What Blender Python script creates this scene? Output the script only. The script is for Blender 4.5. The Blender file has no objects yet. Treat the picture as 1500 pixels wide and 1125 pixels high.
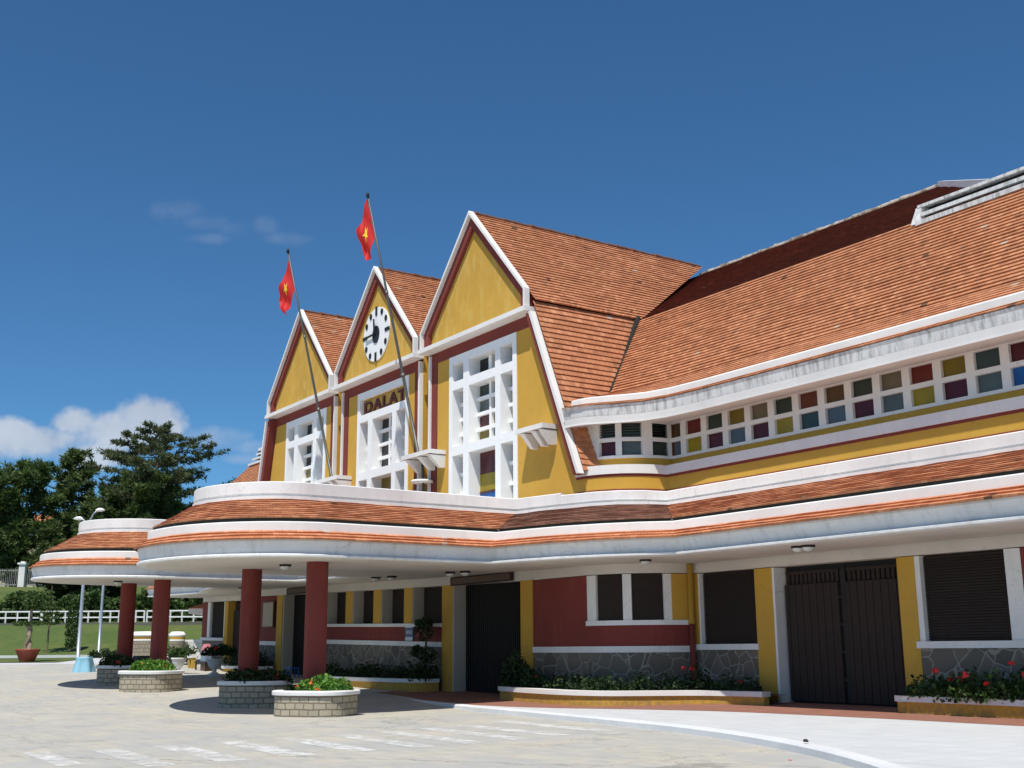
import bpy, math, random
from math import sin, cos, pi, sqrt, radians, exp, atan2, asin
from mathutils import Vector as V, Matrix
RN = random.Random(11)
S = bpy.context.scene
COL = S.collection

# ------------------------------------------------------------------ helpers
class MB:
    def __init__(s):
        s.v = []; s.f = []; s.m = []; s.uv = []; s.sm = []
    def face(s, pts, mi=0, uv=None, smooth=False):
        b = len(s.v); s.v += [tuple(p) for p in pts]
        s.f.append(tuple(range(b, b + len(pts)))); s.m.append(mi); s.uv.append(uv); s.sm.append(smooth)
    def box(s, x0, x1, y0, y1, z0, z1, mi=0):
        if x0 > x1: x0, x1 = x1, x0
        if y0 > y1: y0, y1 = y1, y0
        P = [(x0,y0,z0),(x1,y0,z0),(x1,y1,z0),(x0,y1,z0),(x0,y0,z1),(x1,y0,z1),(x1,y1,z1),(x0,y1,z1)]
        s.hexa(P, mi)
    def hexa(s, P, mi=0):
        b = len(s.v); s.v += [tuple(p) for p in P]
        for q in ((0,3,2,1),(4,5,6,7),(0,1,5,4),(1,2,6,5),(2,3,7,6),(3,0,4,7)):
            s.f.append(tuple(b + i for i in q)); s.m.append(mi); s.uv.append(None); s.sm.append(False)
    def bar(s, a, b, w, h, mi=0, up=(0,0,1)):
        a = V(a); b = V(b); d = (b - a).normalized(); u = V(up)
        r = d.cross(u)
        if r.length < 1e-4: r = d.cross(V((1,0,0)))
        r.normalize(); u = r.cross(d)
        r = r * w / 2; u = u * h / 2
        s.hexa([a-r-u, a+r-u, b+r-u, b-r-u, a-r+u, a+r+u, b+r+u, b-r+u], mi)
    def tube(s, pts, rad, n=8, mi=0, cap=True):
        pts = [V(p) for p in pts]
        if not isinstance(rad, (list, tuple)): rad = [rad] * len(pts)
        b0 = len(s.v); ref = V((0.31, 0.77, 0.55))
        for i, p in enumerate(pts):
            d = (pts[min(i+1, len(pts)-1)] - pts[max(i-1, 0)]).normalized()
            x = d.cross(ref)
            if x.length < .05: x = d.cross(V((1,0,0)))
            x.normalize(); y = d.cross(x)
            for k in range(n):
                a = 2*pi*k/n
                s.v.append(tuple(p + (x*cos(a) + y*sin(a)) * rad[i]))
        for i in range(len(pts)-1):
            for k in range(n):
                k2 = (k+1) % n
                s.f.append((b0+i*n+k, b0+i*n+k2, b0+(i+1)*n+k2, b0+(i+1)*n+k)); s.m.append(mi); s.uv.append(None); s.sm.append(True)
        if cap:
            for i in (0, len(pts)-1):
                s.f.append(tuple(b0+i*n+k for k in range(n))); s.m.append(mi); s.uv.append(None); s.sm.append(False)
    def lathe(s, prof, c=(0,0,0), n=20, mi=0, sx=1, sy=1):
        b0 = len(s.v)
        for r, z in prof:
            for k in range(n):
                a = 2*pi*k/n
                s.v.append((c[0]+r*cos(a)*sx, c[1]+r*sin(a)*sy, c[2]+z))
        for i in range(len(prof)-1):
            for k in range(n):
                k2 = (k+1) % n
                s.f.append((b0+i*n+k, b0+i*n+k2, b0+(i+1)*n+k2, b0+(i+1)*n+k)); s.m.append(mi); s.uv.append(None); s.sm.append(True)
    def strip(s, A, B, mi=0, smooth=True):
        # quads between two polylines, shared vertices
        b0 = len(s.v); s.v += [tuple(p) for p in A]; s.v += [tuple(p) for p in B]; n = len(A)
        for i in range(n-1):
            s.f.append((b0+i, b0+i+1, b0+n+i+1, b0+n+i)); s.m.append(mi); s.uv.append(None); s.sm.append(smooth)
    def leaf(s, p, size, asp=.6, mi=0, droop=None):
        a = V((RN.gauss(0,1), RN.gauss(0,1), RN.gauss(0,1))).normalized()
        if droop is not None: a = (a + V(droop)).normalized()
        b = a.cross(V((RN.gauss(0,1), RN.gauss(0,1), RN.gauss(0,1)))).normalized()
        sz = size * RN.uniform(.6, 1.3); p = V(p)
        s.face([p - a*sz*.5, p + b*sz*asp*.5, p + a*sz*.5, p - b*sz*asp*.5], mi)
    def lift(s):
        s.v = [(x, y, z + lift(x)) for x, y, z in s.v]
    def build(s, name, mats, parent=None):
        me = bpy.data.meshes.new(name)
        me.from_pydata(s.v, [], s.f)
        if not isinstance(mats, (list, tuple)): mats = [mats]
        for m in mats: me.materials.append(m)
        me.polygons.foreach_set('material_index', s.m)
        me.polygons.foreach_set('use_smooth', s.sm)
        if any(u is not None for u in s.uv):
            ul = me.uv_layers.new(name='UVMap'); i = 0; flat = []
            for f, u in zip(s.f, s.uv):
                for k in range(len(f)):
                    flat += list(u[k]) if u else [0.0, 0.0]
            ul.data.foreach_set('uv', flat)
        me.update()
        o = bpy.data.objects.new(name, me); COL.objects.link(o)
        if parent: setpar(o, parent)
        return o

def wloc(o):
    l = V(o.location)
    return l
def setpar(o, p):
    o.parent = p
    # every thing is built unrotated at its own location; meshes are in world coordinates
    if p.get('_wc') is not None:
        o.matrix_parent_inverse = Matrix.Translation(-V(p['_wc']))
def lift(x): return .018 * max(0., -33. - x)

def thing(name, label, cat, loc=(0,0,0), group=None, world=False):
    o = bpy.data.objects.new(name, None); COL.objects.link(o)
    o.empty_display_size = .3; o.location = loc
    o['label'] = label; o['category'] = cat
    if group: o['group'] = group
    if world: o['_wc'] = tuple(float(c) for c in loc)
    return o
def tag(o, label, cat, group=None, kind=None):
    if label: o['label'] = label
    if cat: o['category'] = cat
    if group: o['group'] = group
    if kind: o['kind'] = kind
    return o
def dup(root, loc, label, rotz=0, scale=1):
    r = root.copy(); COL.objects.link(r); r.location = loc; r.rotation_euler = (0,0,rotz); r.scale = (scale,)*3
    r['label'] = label
    for ch in list(root.children):
        c = ch.copy(); COL.objects.link(c); c.parent = r
        for g in list(ch.children):
            d = g.copy(); COL.objects.link(d); d.parent = c
    return r
def lerp(a, b, t): return tuple(a[i] + (b[i]-a[i])*t for i in range(len(a)))

# ------------------------------------------------------------------ materials
class NT:
    def __init__(s, name):
        s.mat = bpy.data.materials.new(name); s.mat.use_nodes = True
        s.t = s.mat.node_tree; s.n = s.t.nodes
        s.bsdf = s.n['Principled BSDF']; s.out = s.n['Material Output']
    def add(s, ty, **kw):
        nd = s.n.new(ty)
        for k, v in kw.items():
            if k in nd.inputs: nd.inputs[k].default_value = v
            else: setattr(nd, k, v)
        return nd
    def link(s, a, b): s.t.links.new(a, b)
    def pos(s): return s.add('ShaderNodeNewGeometry').outputs['Position']
    def obj(s): return s.add('ShaderNodeTexCoord').outputs['Object']
    def map(s, vec, sc=(1,1,1)):
        m = s.add('ShaderNodeMapping'); m.inputs['Scale'].default_value = sc; s.link(vec, m.inputs['Vector']); return m.outputs['Vector']
    def noise(s, vec, scale, detail=4, rough=.55):
        nd = s.add('ShaderNodeTexNoise'); nd.inputs['Scale'].default_value = scale; nd.inputs['Detail'].default_value = detail
        nd.inputs['Roughness'].default_value = rough; s.link(vec, nd.inputs['Vector']); return nd.outputs['Fac']
    def ramp(s, fac, stops, interp='LINEAR'):
        r = s.add('ShaderNodeValToRGB'); e = r.color_ramp.elements; r.color_ramp.interpolation = interp
        while len(e) < len(stops): e.new(.5)
        for el, (p, c) in zip(e, stops):
            el.position = p; el.color = tuple(c) + (1,) if len(c) == 3 else c
        s.link(fac, r.inputs['Fac']); return r.outputs['Color']
    def mixc(s, fac, a, b, mode='MIX'):
        m = s.add('ShaderNodeMix', data_type='RGBA', blend_type=mode)
        for sock, val in ((m.inputs[0], fac), (m.inputs[6], a), (m.inputs[7], b)):
            if isinstance(val, (int, float)): sock.default_value = val
            elif isinstance(val, tuple): sock.default_value = val + (1,) if len(val) == 3 else val
            else: s.link(val, sock)
        return m.outputs[2]
    def math(s, op, a, b=None, c=None):
        m = s.add('ShaderNodeMath', operation=op)
        for sock, val in zip(m.inputs, (a, b, c)):
            if val is None: continue
            if isinstance(val, (int, float)): sock.default_value = val
            else: s.link(val, sock)
        return m.outputs[0]
    def base(s, c): 
        if isinstance(c, tuple): s.bsdf.inputs['Base Color'].default_value = c + (1,)
        else: s.link(c, s.bsdf.inputs['Base Color'])
    def rough(s, r): s.bsdf.inputs['Roughness'].default_value = r
    def bump(s, h, strength=.3, dist=.02):
        b = s.add('ShaderNodeBump'); b.inputs['Strength'].default_value = strength; b.inputs['Distance'].default_value = dist
        s.link(h, b.inputs['Height']); s.link(b.outputs['Normal'], s.bsdf.inputs['Normal'])

def mul(c, k): return tuple(min(1, x*k) for x in c)

def plaster(name, col, dirt=.25, dirtcol=(.22,.21,.19), rough=.85, var=.12, streak=(3.0,3.0,.35), lo=.55, hi=.85, crack=.5, grime=0):
    m = NT(name); p = m.pos()
    n1 = m.noise(p, .55, 5); n2 = m.noise(p, 9, 3)
    c = m.mixc(m.ramp(n1, [(.3,(0,0,0)),(.7,(1,1,1))]), mul(col, 1-var), mul(col, 1+var*.5))
    c = m.mixc(m.math('MULTIPLY', n2, .22), c, mul(col, .8))
    st = m.noise(m.map(p, streak), 1.6, 6, .65)
    f = m.math('MULTIPLY', m.ramp(st, [(lo,(0,0,0)),(hi,(1,1,1))]), dirt)
    c = m.mixc(f, c, dirtcol)
    if crack:
        vo = m.add('ShaderNodeTexVoronoi', feature='DISTANCE_TO_EDGE'); vo.inputs['Scale'].default_value = .85
        dv = m.add('ShaderNodeVectorMath', operation='ADD'); cb = m.add('ShaderNodeCombineXYZ')
        wn = m.noise(p, 2.6, 5, .6)
        for i in range(3): m.link(m.math('MULTIPLY', wn, .9 + .3*i), cb.inputs[i])
        m.link(p, dv.inputs[0]); m.link(cb.outputs[0], dv.inputs[1]); m.link(dv.outputs[0], vo.inputs['Vector'])
        ck = m.math('MULTIPLY', m.math('LESS_THAN', vo.outputs['Distance'], .008), m.ramp(n1, [(.5,(0,0,0)),(.6,(1,1,1))]))
        c = m.mixc(m.math('MULTIPLY', ck, .45*crack), c, mul(dirtcol, .5))
    pt = m.noise(p, 1.3, 3, .5)
    c = m.mixc(m.math('MULTIPLY', m.ramp(pt, [(.56,(0,0,0)),(.60,(1,1,1))]), .10), c, mul(col, 1.15))
    sp_ = m.add('ShaderNodeSeparateXYZ'); m.link(p, sp_.inputs[0])
    gr = m.math('MULTIPLY', m.math('SUBTRACT', .75, sp_.outputs[2]), 1.3)
    gr = m.math('MULTIPLY', m.math('MINIMUM', m.math('MAXIMUM', gr, 0.0), 1.0), m.ramp(n2, [(.35,(0,0,0)),(.7,(.8,.8,.8))]))
    gr = m.math('MULTIPLY', gr, grime)
    c = m.mixc(gr, c, (.16,.12,.085))
    m.base(c); m.rough(rough); m.bump(m.noise(p, 35, 3), .12, .01)
    return m.mat

def tiles(name, cols, lichen=.5, joint=.45):
    m = NT(name)
    uv = m.add('ShaderNodeUVMap').outputs['UV']
    sp = m.add('ShaderNodeSeparateXYZ'); m.link(uv, sp.inputs[0])
    u, v = sp.outputs[0], sp.outputs[1]
    row = m.math('FLOOR', v)
    off = m.math('MULTIPLY', m.math('MODULO', row, 2.0), .5)
    uu = m.math('ADD', m.math('DIVIDE', u, .19), off)
    cid = m.math('FLOOR', uu)
    cb = m.add('ShaderNodeCombineXYZ'); m.link(cid, cb.inputs[0]); m.link(row, cb.inputs[1])
    wn = m.add('ShaderNodeTexWhiteNoise', noise_dimensions='3D'); m.link(cb.outputs[0], wn.inputs['Vector'])
    c = m.ramp(wn.outputs['Value'], [(0,cols[0]),(.4,cols[1]),(.8,cols[2]),(1,cols[3])])
    p = m.pos()
    big = m.noise(p, .35, 5, .6)
    c = m.mixc(m.ramp(big, [(.35,(0,0,0)),(.7,(.55,.55,.55))]), c, cols[0])
    fr = m.math('FRACT', uu)
    j = m.math('LESS_THAN', fr, .07)
    c = m.mixc(m.math('MULTIPLY', j, joint), c, (.05,.025,.015))
    li = m.noise(p, 2.3, 7, .7)
    c = m.mixc(m.math('MULTIPLY', m.ramp(li, [(.56,(0,0,0)),(.74,(1,1,1))]), lichen), c, (.035,.028,.022))
    li2 = m.noise(p, 5.1, 4, .6)
    c = m.mixc(m.math('MULTIPLY', m.ramp(li2, [(.66,(0,0,0)),(.74,(1,1,1))]), lichen*.5), c, (.42,.30,.20))
    sl = m.math('GREATER_THAN', wn.outputs['Value'], .9985)
    c = m.mixc(m.math('MULTIPLY', sl, .8), c, (.03,.018,.012))
    sl2 = m.math('LESS_THAN', wn.outputs['Value'], .0025)
    c = m.mixc(m.math('MULTIPLY', sl2, .6), c, (.55,.46,.36))
    m.base(c); m.rough(.9); m.bump(m.noise(p, 30, 3), .25, .01)
    return m.mat

def plain(name, col, rough=.6, metal=0, var=.15, scale=4, bump=.1):
    m = NT(name); p = m.obj(); n = m.noise(p, scale, 4)
    m.base(m.mixc(n, mul(col, 1-var), mul(col, 1+var))); m.rough(rough); m.bsdf.inputs['Metallic'].default_value = metal
    if bump: m.bump(m.noise(p, scale*8, 3), bump, .01)
    return m.mat

def leafmat(name, lo, mid, hi, trans=.25):
    m = NT(name)
    g = m.add('ShaderNodeNewGeometry')
    c = m.ramp(g.outputs['Random Per Island'], [(0,lo),(.55,mid),(1,hi)])
    m.base(c); m.rough(.6)
    m.bsdf.inputs['Specular IOR Level'].default_value = .25
    tr = m.add('ShaderNodeBsdfTranslucent'); m.link(c, tr.inputs['Color'])
    mx = m.add('ShaderNodeMixShader'); mx.inputs[0].default_value = trans
    m.link(m.bsdf.outputs[0], mx.inputs[1]); m.link(tr.outputs[0], mx.inputs[2]); m.link(mx.outputs[0], m.out.inputs['Surface'])
    return m.mat

WHITE = plaster('white_plaster', (.79,.775,.75), .28, (.40,.38,.36))
WHITE2 = plaster('white_parapet_plaster', (.79,.785,.775), .32, (.40,.36,.33), streak=(2.2,2.2,.5), lo=.5, hi=.8)
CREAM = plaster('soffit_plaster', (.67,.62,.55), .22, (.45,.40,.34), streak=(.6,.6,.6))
STAIN = plaster('stained_white_plaster', (.70,.70,.69), .85, (.12,.115,.10), streak=(4.6,4.6,.8), lo=.46, hi=.74)
YEL = plaster('ochre_plaster', (.59,.335,.044), .42, (.38,.25,.07), var=.1, grime=.9, streak=(1.2,1.2,1.0), lo=.5, hi=.8)
YELLOW2 = plaster('ochre_weathered_plaster', (.57,.33,.046), .45, (.64,.45,.13), var=.16, streak=(1.9,1.9,.7), lo=.48, hi=.62, crack=1)
RED = plaster('maroon_plaster', (.205,.034,.026), .3, (.33,.13,.10), var=.16, grime=.7)
JAMB = plaster('grey_jamb_plaster', (.52,.475,.42), .2, (.4,.38,.35))
TILE = tiles('clay_tiles', [(.38,.150,.068),(.48,.192,.088),(.54,.225,.105),(.61,.285,.145)], .6)
TILEN = tiles('fresh_clay_tiles', [(.48,.175,.075),(.57,.215,.095),(.63,.25,.115),(.69,.31,.16)], .4)
TILED = tiles('butt_shade_clay_tiles', [(.115,.026,.012),(.16,.036,.016),(.19,.045,.020),(.23,.066,.030)], .55)  # shade on the tile butts of the upper slope, put into the colour
TILEG = tiles('shade_brown_clay_tiles', [(.17,.075,.045),(.22,.095,.058),(.26,.115,.07),(.31,.15,.10)], .5)  # dimmer light on the curved canopy corner, put into the colour
WOOD = plain('dark_brown_wood', (.030,.019,.015), .9, 0, .3, 6)
WOODL = plain('brown_signboard_wood', (.10,.050,.026), .5, 0, .3, 5)
DARK = plain('dark_interior', (.012,.012,.013), .7, 0, .2, 3, 0)
STEEL = plain('painted_dark_steel', (.016,.013,.012), .75, 0, .2, 5, 0)
POLE = plain('grey_pole_steel', (.11,.11,.10), .5, .4, .25, 6, .05)
GALV = plain('galvanised_steel', (.42,.47,.53), .4, .5, .12, 4, .02)
BARK = plain('pine_bark', (.10,.07,.05), .9, 0, .4, 5, .4)
BLK = plain('black_paint', (.012,.012,.012), .5, 0, .2, 4, 0)
SIGNY = plain('yellow_sign_paint', (.50,.32,.06), .6, 0, .2, 3, .1)
SIGNR = plain('dark_red_letter_paint', (.13,.018,.014), .6, 0, .2, 3, .1)
BLUE = plain('light_blue_paint', (.26,.52,.66), .5, 0, .15, 5, .2)
NAVY = plain('navy_sign_enamel', (.045,.08,.19), .35, 0, .1, 3, 0)
GREENB = plain('dark_green_plastic', (.015,.03,.022), .45, 0, .2, 5, .05)
TERRA = plain('terracotta_pot_paint', (.28,.055,.035), .6, 0, .2, 5, .2)
SOIL = plain('dark_soil', (.045,.03,.02), .95, 0, .4, 8, .4)
PINK = plain('pink_cloth', (.60,.22,.24), .8, 0, .15, 8, .2)
GREYB = plain('blue_grey_cloth', (.20,.26,.34), .8, 0, .15, 8, .2)
WHITEP = plain('white_gloss_paint', (.86,.86,.85), .5, 0, .06, 5, .05)
FLAGR = plain('red_flag_cloth', (.62,.018,.015), .7, 0, .1, 3, .1)
FLAGY = plain('yellow_star_cloth', (.85,.62,.03), .7, 0, .08, 3, 0)
FLOWR = plain('red_petals', (.75,.035,.03), .6, 0, .2, 5, 0)
FLOWO = plain('orange_petals', (.80,.16,.03), .6, 0, .2, 5, 0)
LAMPG = plain('lamp_glass', (.6,.6,.57), .2, 0, .1, 3, 0)
LPINE = leafmat('pine_needles', (.055,.078,.036), (.105,.135,.058), (.175,.195,.085), .3)
LPINE2 = leafmat('dark_pine_needles', (.042,.075,.026), (.095,.145,.042), (.165,.215,.065), .3)
LPINE3 = leafmat('green_pine_needles', (.045,.085,.024), (.095,.15,.040), (.16,.22,.065), .25)  # needle green of the young and bushy pines
LBUSH = leafmat('shrub_leaves', (.018,.04,.012), (.04,.085,.02), (.09,.15,.035), .25)
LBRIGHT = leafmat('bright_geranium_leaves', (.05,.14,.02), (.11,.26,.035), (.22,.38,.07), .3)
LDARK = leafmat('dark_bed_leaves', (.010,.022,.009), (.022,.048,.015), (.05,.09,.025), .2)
LHEDGE = leafmat('hedge_leaves', (.03,.06,.016), (.06,.11,.028), (.11,.17,.045), .25)
GLASSC = {}
def glass(nm, col):
    if nm not in GLASSC:
        m = NT(nm + '_glass'); p = m.pos(); n = m.noise(p, 1.7, 3)
        m.base(m.mixc(n, mul(col, .45), mul(col, .95))); m.rough(.16); m.bump(m.noise(p, 3.0, 2), .10, .02); m.bsdf.inputs['Specular IOR Level'].default_value = .3
        GLASSC[nm] = m.mat
    return GLASSC[nm]
PCX = .75
PC = dict(brown=(.13,.075,.035), red=(.17,.025,.02), dgreen=(.045,.065,.05), yellow=(.40,.30,.012), tan=(.20,.17,.11), dred=(.10,.016,.022),
          grey=(.13,.16,.15), gblue=(.12,.16,.20), teal=(.05,.09,.09), blue=(.03,.14,.42), rbrown=(.16,.05,.03), ochre=(.24,.17,.02), black=(.012,.014,.014))

def stone_mat():
    m = NT('rubble_stone'); p = m.map(m.obj(), (1, 1, 1.05))
    vo = m.add('ShaderNodeTexVoronoi', feature='DISTANCE_TO_EDGE'); vo.inputs['Scale'].default_value = 2.1
    w = m.noise(p, 2.0, 2)
    mp = m.add('ShaderNodeVectorMath', operation='ADD')
    wv = m.add('ShaderNodeCombineXYZ'); 
    for i in range(3): m.link(m.math('MULTIPLY', w, .35), wv.inputs[i])
    m.link(p, mp.inputs[0]); m.link(wv.outputs[0], mp.inputs[1]); m.link(mp.outputs[0], vo.inputs['Vector'])
    vc = m.add('ShaderNodeTexVoronoi'); vc.inputs['Scale'].default_value = 2.1; m.link(mp.outputs[0], vc.inputs['Vector'])
    sp = m.add('ShaderNodeSeparateColor'); m.link(vc.outputs['Color'], sp.inputs[0])
    c = m.ramp(sp.outputs[0], [(0,(.12,.10,.078)),(.5,(.165,.138,.108)),(1,(.215,.18,.14))])
    c = m.mixc(m.math('MULTIPLY', m.noise(p, 14, 4), .5), c, (.10,.09,.08))
    e = m.ramp(vo.outputs['Distance'], [(.0,(1,1,1)),(.02,(.9,.9,.9)),(.034,(0,0,0))])
    c = m.mixc(e, c, (.31,.28,.235)); m.base(c); m.rough(.9)
    m.bump(m.math('ADD', m.math('MINIMUM', vo.outputs['Distance'], .12), m.math('MULTIPLY', m.noise(p, 9, 5), .08)), .9, .12)
    return m.mat
STONE = stone_mat()

def block_mat(name, c1, c2, mortar, sx=.34, sz=.165, scale_xy=True):
    m = NT(name); o = m.obj(); sp = m.add('ShaderNodeSeparateXYZ'); m.link(o, sp.inputs[0])
    ang = m.math('ARCTAN2', sp.outputs[1], sp.outputs[0])
    u = m.math('MULTIPLY', ang, 1.12)
    wob = m.noise(o, 3.5, 3)
    cb = m.add('ShaderNodeCombineXYZ'); m.link(m.math('ADD', u, m.math('MULTIPLY', wob, .10)), cb.inputs[0]); m.link(m.math('ADD', sp.outputs[2], m.math('MULTIPLY', wob, .06)), cb.inputs[1])
    br = m.add('ShaderNodeTexBrick'); br.inputs['Scale'].default_value = 1.0
    br.inputs['Brick Width'].default_value = sx; br.inputs['Row Height'].default_value = sz; br.inputs['Mortar Size'].default_value = .019
    br.inputs['Mortar Smooth'].default_value = .2; br.inputs['Bias'].default_value = 0
    br.inputs['Color1'].default_value = c1 + (1,); br.inputs['Color2'].default_value = c2 + (1,); br.inputs['Mortar'].default_value = mortar + (1,)
    m.link(cb.outputs[0], br.inputs['Vector'])
    n = m.noise(o, 9, 5)
    c = m.mixc(m.math('MULTIPLY', n, .55), br.outputs['Color'], mul(c1, .55)); m.base(c); m.rough(.9)
    m.bump(m.math('SUBTRACT', m.math('MULTIPLY', n, .5), br.outputs['Fac']), .6, .03)
    return m.mat
BLOCK = block_mat('cut_stone_blocks', (.47,.41,.30), (.36,.315,.235), (.15,.125,.095))
BLOCKW = block_mat('gate_stone_blocks', (.36,.31,.23), (.28,.24,.18), (.14,.12,.09), .3, .22)

def plaza_mat():
    m = NT('plaza_paving'); p = m.pos()
    br = m.add('ShaderNodeTexBrick'); br.inputs['Scale'].default_value = 1.0
    br.inputs['Brick Width'].default_value = .42; br.inputs['Row Height'].default_value = .42; br.inputs['Mortar Size'].default_value = .012
    br.inputs['Color1'].default_value = (.53,.495,.415,1); br.inputs['Color2'].default_value = (.475,.45,.385,1); br.inputs['Mortar'].default_value = (.40,.365,.29,1)
    m.link(p, br.inputs['Vector'])
    c = br.outputs['Color']
    g = m.noise(p, .42, 6, .62); g2 = m.noise(m.map(p, (1.0, 2.2, 1)), 1.3, 5, .65)
    c = m.mixc(m.math('MULTIPLY', m.ramp(g, [(.42,(0,0,0)),(.60,(1,1,1))]), .8), c, (.42,.42,.41))
    c = m.mixc(m.math('MULTIPLY', m.ramp(g2, [(.46,(0,0,0)),(.70,(1,1,1))]), .75), c, (.36,.36,.345))
    g3 = m.noise(p, .9, 4, .5)
    c = m.mixc(m.math('MULTIPLY', m.ramp(g3, [(.52,(0,0,0)),(.75,(1,1,1))]), .6), c, (.60,.535,.405))
    g4 = m.noise(p, 3.6, 6, .75)
    c = m.mixc(m.math('MULTIPLY', m.ramp(g4, [(.56,(0,0,0)),(.72,(1,1,1))]), .5), c, (.33,.32,.29))
    g5 = m.noise(m.map(p, (.25,.9,1)), .5, 4, .5)
    c = m.mixc(m.math('MULTIPLY', m.ramp(g5, [(.55,(0,0,0)),(.75,(1,1,1))]), .35), c, (.62,.59,.50))
    vk = m.add('ShaderNodeTexVoronoi', feature='DISTANCE_TO_EDGE'); vk.inputs['Scale'].default_value = .22
    vd = m.add('ShaderNodeVectorMath', operation='ADD'); vc2 = m.add('ShaderNodeCombineXYZ'); wk = m.noise(p, .8, 6, .65)
    for i in range(2): m.link(m.math('MULTIPLY', wk, 2.6 + i), vc2.inputs[i])
    m.link(p, vd.inputs[0]); m.link(vc2.outputs[0], vd.inputs[1]); m.link(vd.outputs[0], vk.inputs['Vector'])
    c = m.mixc(m.math('MULTIPLY', m.math('LESS_THAN', vk.outputs['Distance'], .006), .55), c, (.17,.155,.13))
    sp = m.noise(p, 28, 3, .7)
    c = m.mixc(m.math('MULTIPLY', sp, .30), c, (.29,.275,.245))
    m.base(c); m.rough(.9)
    m.bump(m.math('ADD', m.noise(p, 18, 4), m.math('MULTIPLY', br.outputs['Fac'], -.6)), .35, .012)
    return m.mat
PLAZA = plaza_mat()

def pavement_mat(name, base, alt, stain, w=.5):
    m = NT(name); p = m.pos()
    br = m.add('ShaderNodeTexBrick'); br.inputs['Scale'].default_value = 1.0
    br.inputs['Brick Width'].default_value = w; br.inputs['Row Height'].default_value = w; br.inputs['Mortar Size'].default_value = .008
    br.offset = 0
    br.inputs['Color1'].default_value = base + (1,); br.inputs['Color2'].default_value = alt + (1,); br.inputs['Mortar'].default_value = mul(base, .7) + (1,)
    m.link(p, br.inputs['Vector'])
    g = m.noise(m.map(p, (1,1.8,1)), .9, 6, .6)
    c = m.mixc(m.math('MULTIPLY', m.ramp(g, [(.45,(0,0,0)),(.7,(1,1,1))]), .6), br.outputs['Color'], stain)
    c = m.mixc(m.math('MULTIPLY', m.noise(p, 25, 3), .2), c, mul(base, .6))
    m.base(c); m.rough(.85); m.bump(m.noise(p, 20, 3), .2, .01)
    return m.mat
PAVE = pavement_mat('white_pavement_slabs', (.60,.61,.615), (.56,.57,.575), (.47,.485,.495))
TERR = pavement_mat('terracotta_floor_tiles', (.27,.115,.075), (.32,.14,.095), (.22,.12,.09), .4)
KERBM = plaster('kerb_paint', (.68,.69,.70), .4, (.33,.33,.32), streak=(2,2,2))

def grass_mat():
    m = NT('hillside_grass'); p = m.pos()
    n = m.noise(p, .18, 6, .6); n2 = m.noise(m.map(p,(1,1,1)), 1.7, 5, .7)
    c = m.ramp(n, [(.3,(.062,.10,.014)),(.5,(.09,.125,.022)),(.72,(.15,.145,.036))])
    c = m.mixc(m.ramp(n2, [(.35,(0,0,0)),(.75,(.8,.8,.8))]), c, (.04,.082,.014))
    m.base(c); m.rough(.95); m.bump(n2, .3, .08)
    return m.mat
GRASS = grass_mat()
def blade_mat(): return leafmat('grass_blades', (.10,.14,.022), (.13,.17,.03), (.17,.19,.045), .4)
BLADE = blade_mat()
def zebra_mat():
    m = NT('worn_road_paint'); p = m.pos()
    n = m.noise(m.map(p,(1,1.3,1)), 2.1, 8, .72)
    m.base((.74,.735,.71)); m.rough(.8)
    tr = m.add('ShaderNodeBsdfTransparent'); mx = m.add('ShaderNodeMixShader')
    sp = m.add('ShaderNodeSeparateXYZ'); m.link(p, sp.inputs[0])
    f = m.ramp(n, [(.36,(.05,.05,.05)),(.60,(.85,.85,.85))])
    m.link(f, mx.inputs[0]); m.link(tr.outputs[0], mx.inputs[1]); m.link(m.bsdf.outputs[0], mx.inputs[2]); m.link(mx.outputs[0], m.out.inputs['Surface'])
    return m.mat
ZEBRA = zebra_mat()

# ------------------------------------------------------------------ tiled roof strips
def tile_strip(mb, bot, top, n, h=.035, seg=1.3, jit=.007, mi=0):
    B = [V(bot[0])]; T = [V(top[0])]
    for i in range(len(bot)-1):
        L = max((V(bot[i+1])-V(bot[i])).length, (V(top[i+1])-V(top[i])).length)
        k = max(1, int(round(L/seg)))
        for j in range(1, k+1):
            B.append(V(lerp(bot[i], bot[i+1], j/k))); T.append(V(lerp(top[i], top[i+1], j/k)))
    m = len(B); N = []; U = [0.]
    for i in range(m):
        a = (B[min(i+1,m-1)]+T[min(i+1,m-1)]) - (B[max(i-1,0)]+T[max(i-1,0)])
        nn = a.cross(T[i]-B[i])
        if nn.length < 1e-6: nn = V((0,0,1))
        nn.normalize()
        if nn.z < 0: nn = -nn
        N.append(nn)
        if i: U.append(U[-1] + ((B[i]+T[i])*.5 - (B[i-1]+T[i-1])*.5).length)
    u0 = RN.uniform(0, 50)
    for k in range(n):
        s0 = k/n; s1 = min(1., (k+1.12)/n)
        lo = []; hi = []; ba = []
        for i in range(m):
            j = RN.uniform(-jit, jit)
            p0 = B[i].lerp(T[i], max(0, s0 + j*.8/n*3))
            lo.append(p0 + N[i]*(h + j)); ba.append(p0 - N[i]*.004)
            hi.append(B[i].lerp(T[i], s1) + N[i]*.004)
        for i in range(m-1):
            ua = U[i]+u0; ub = U[i+1]+u0
            mb.face([lo[i], lo[i+1], hi[i+1], hi[i]], mi, [(ua,k+.1),(ub,k+.1),(ub,k+.9),(ua,k+.9)])
            mb.face([ba[i], ba[i+1], lo[i+1], lo[i]], mi, [(ua,k+.1),(ub,k+.1),(ub,k+.1),(ua,k+.1)])

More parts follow.
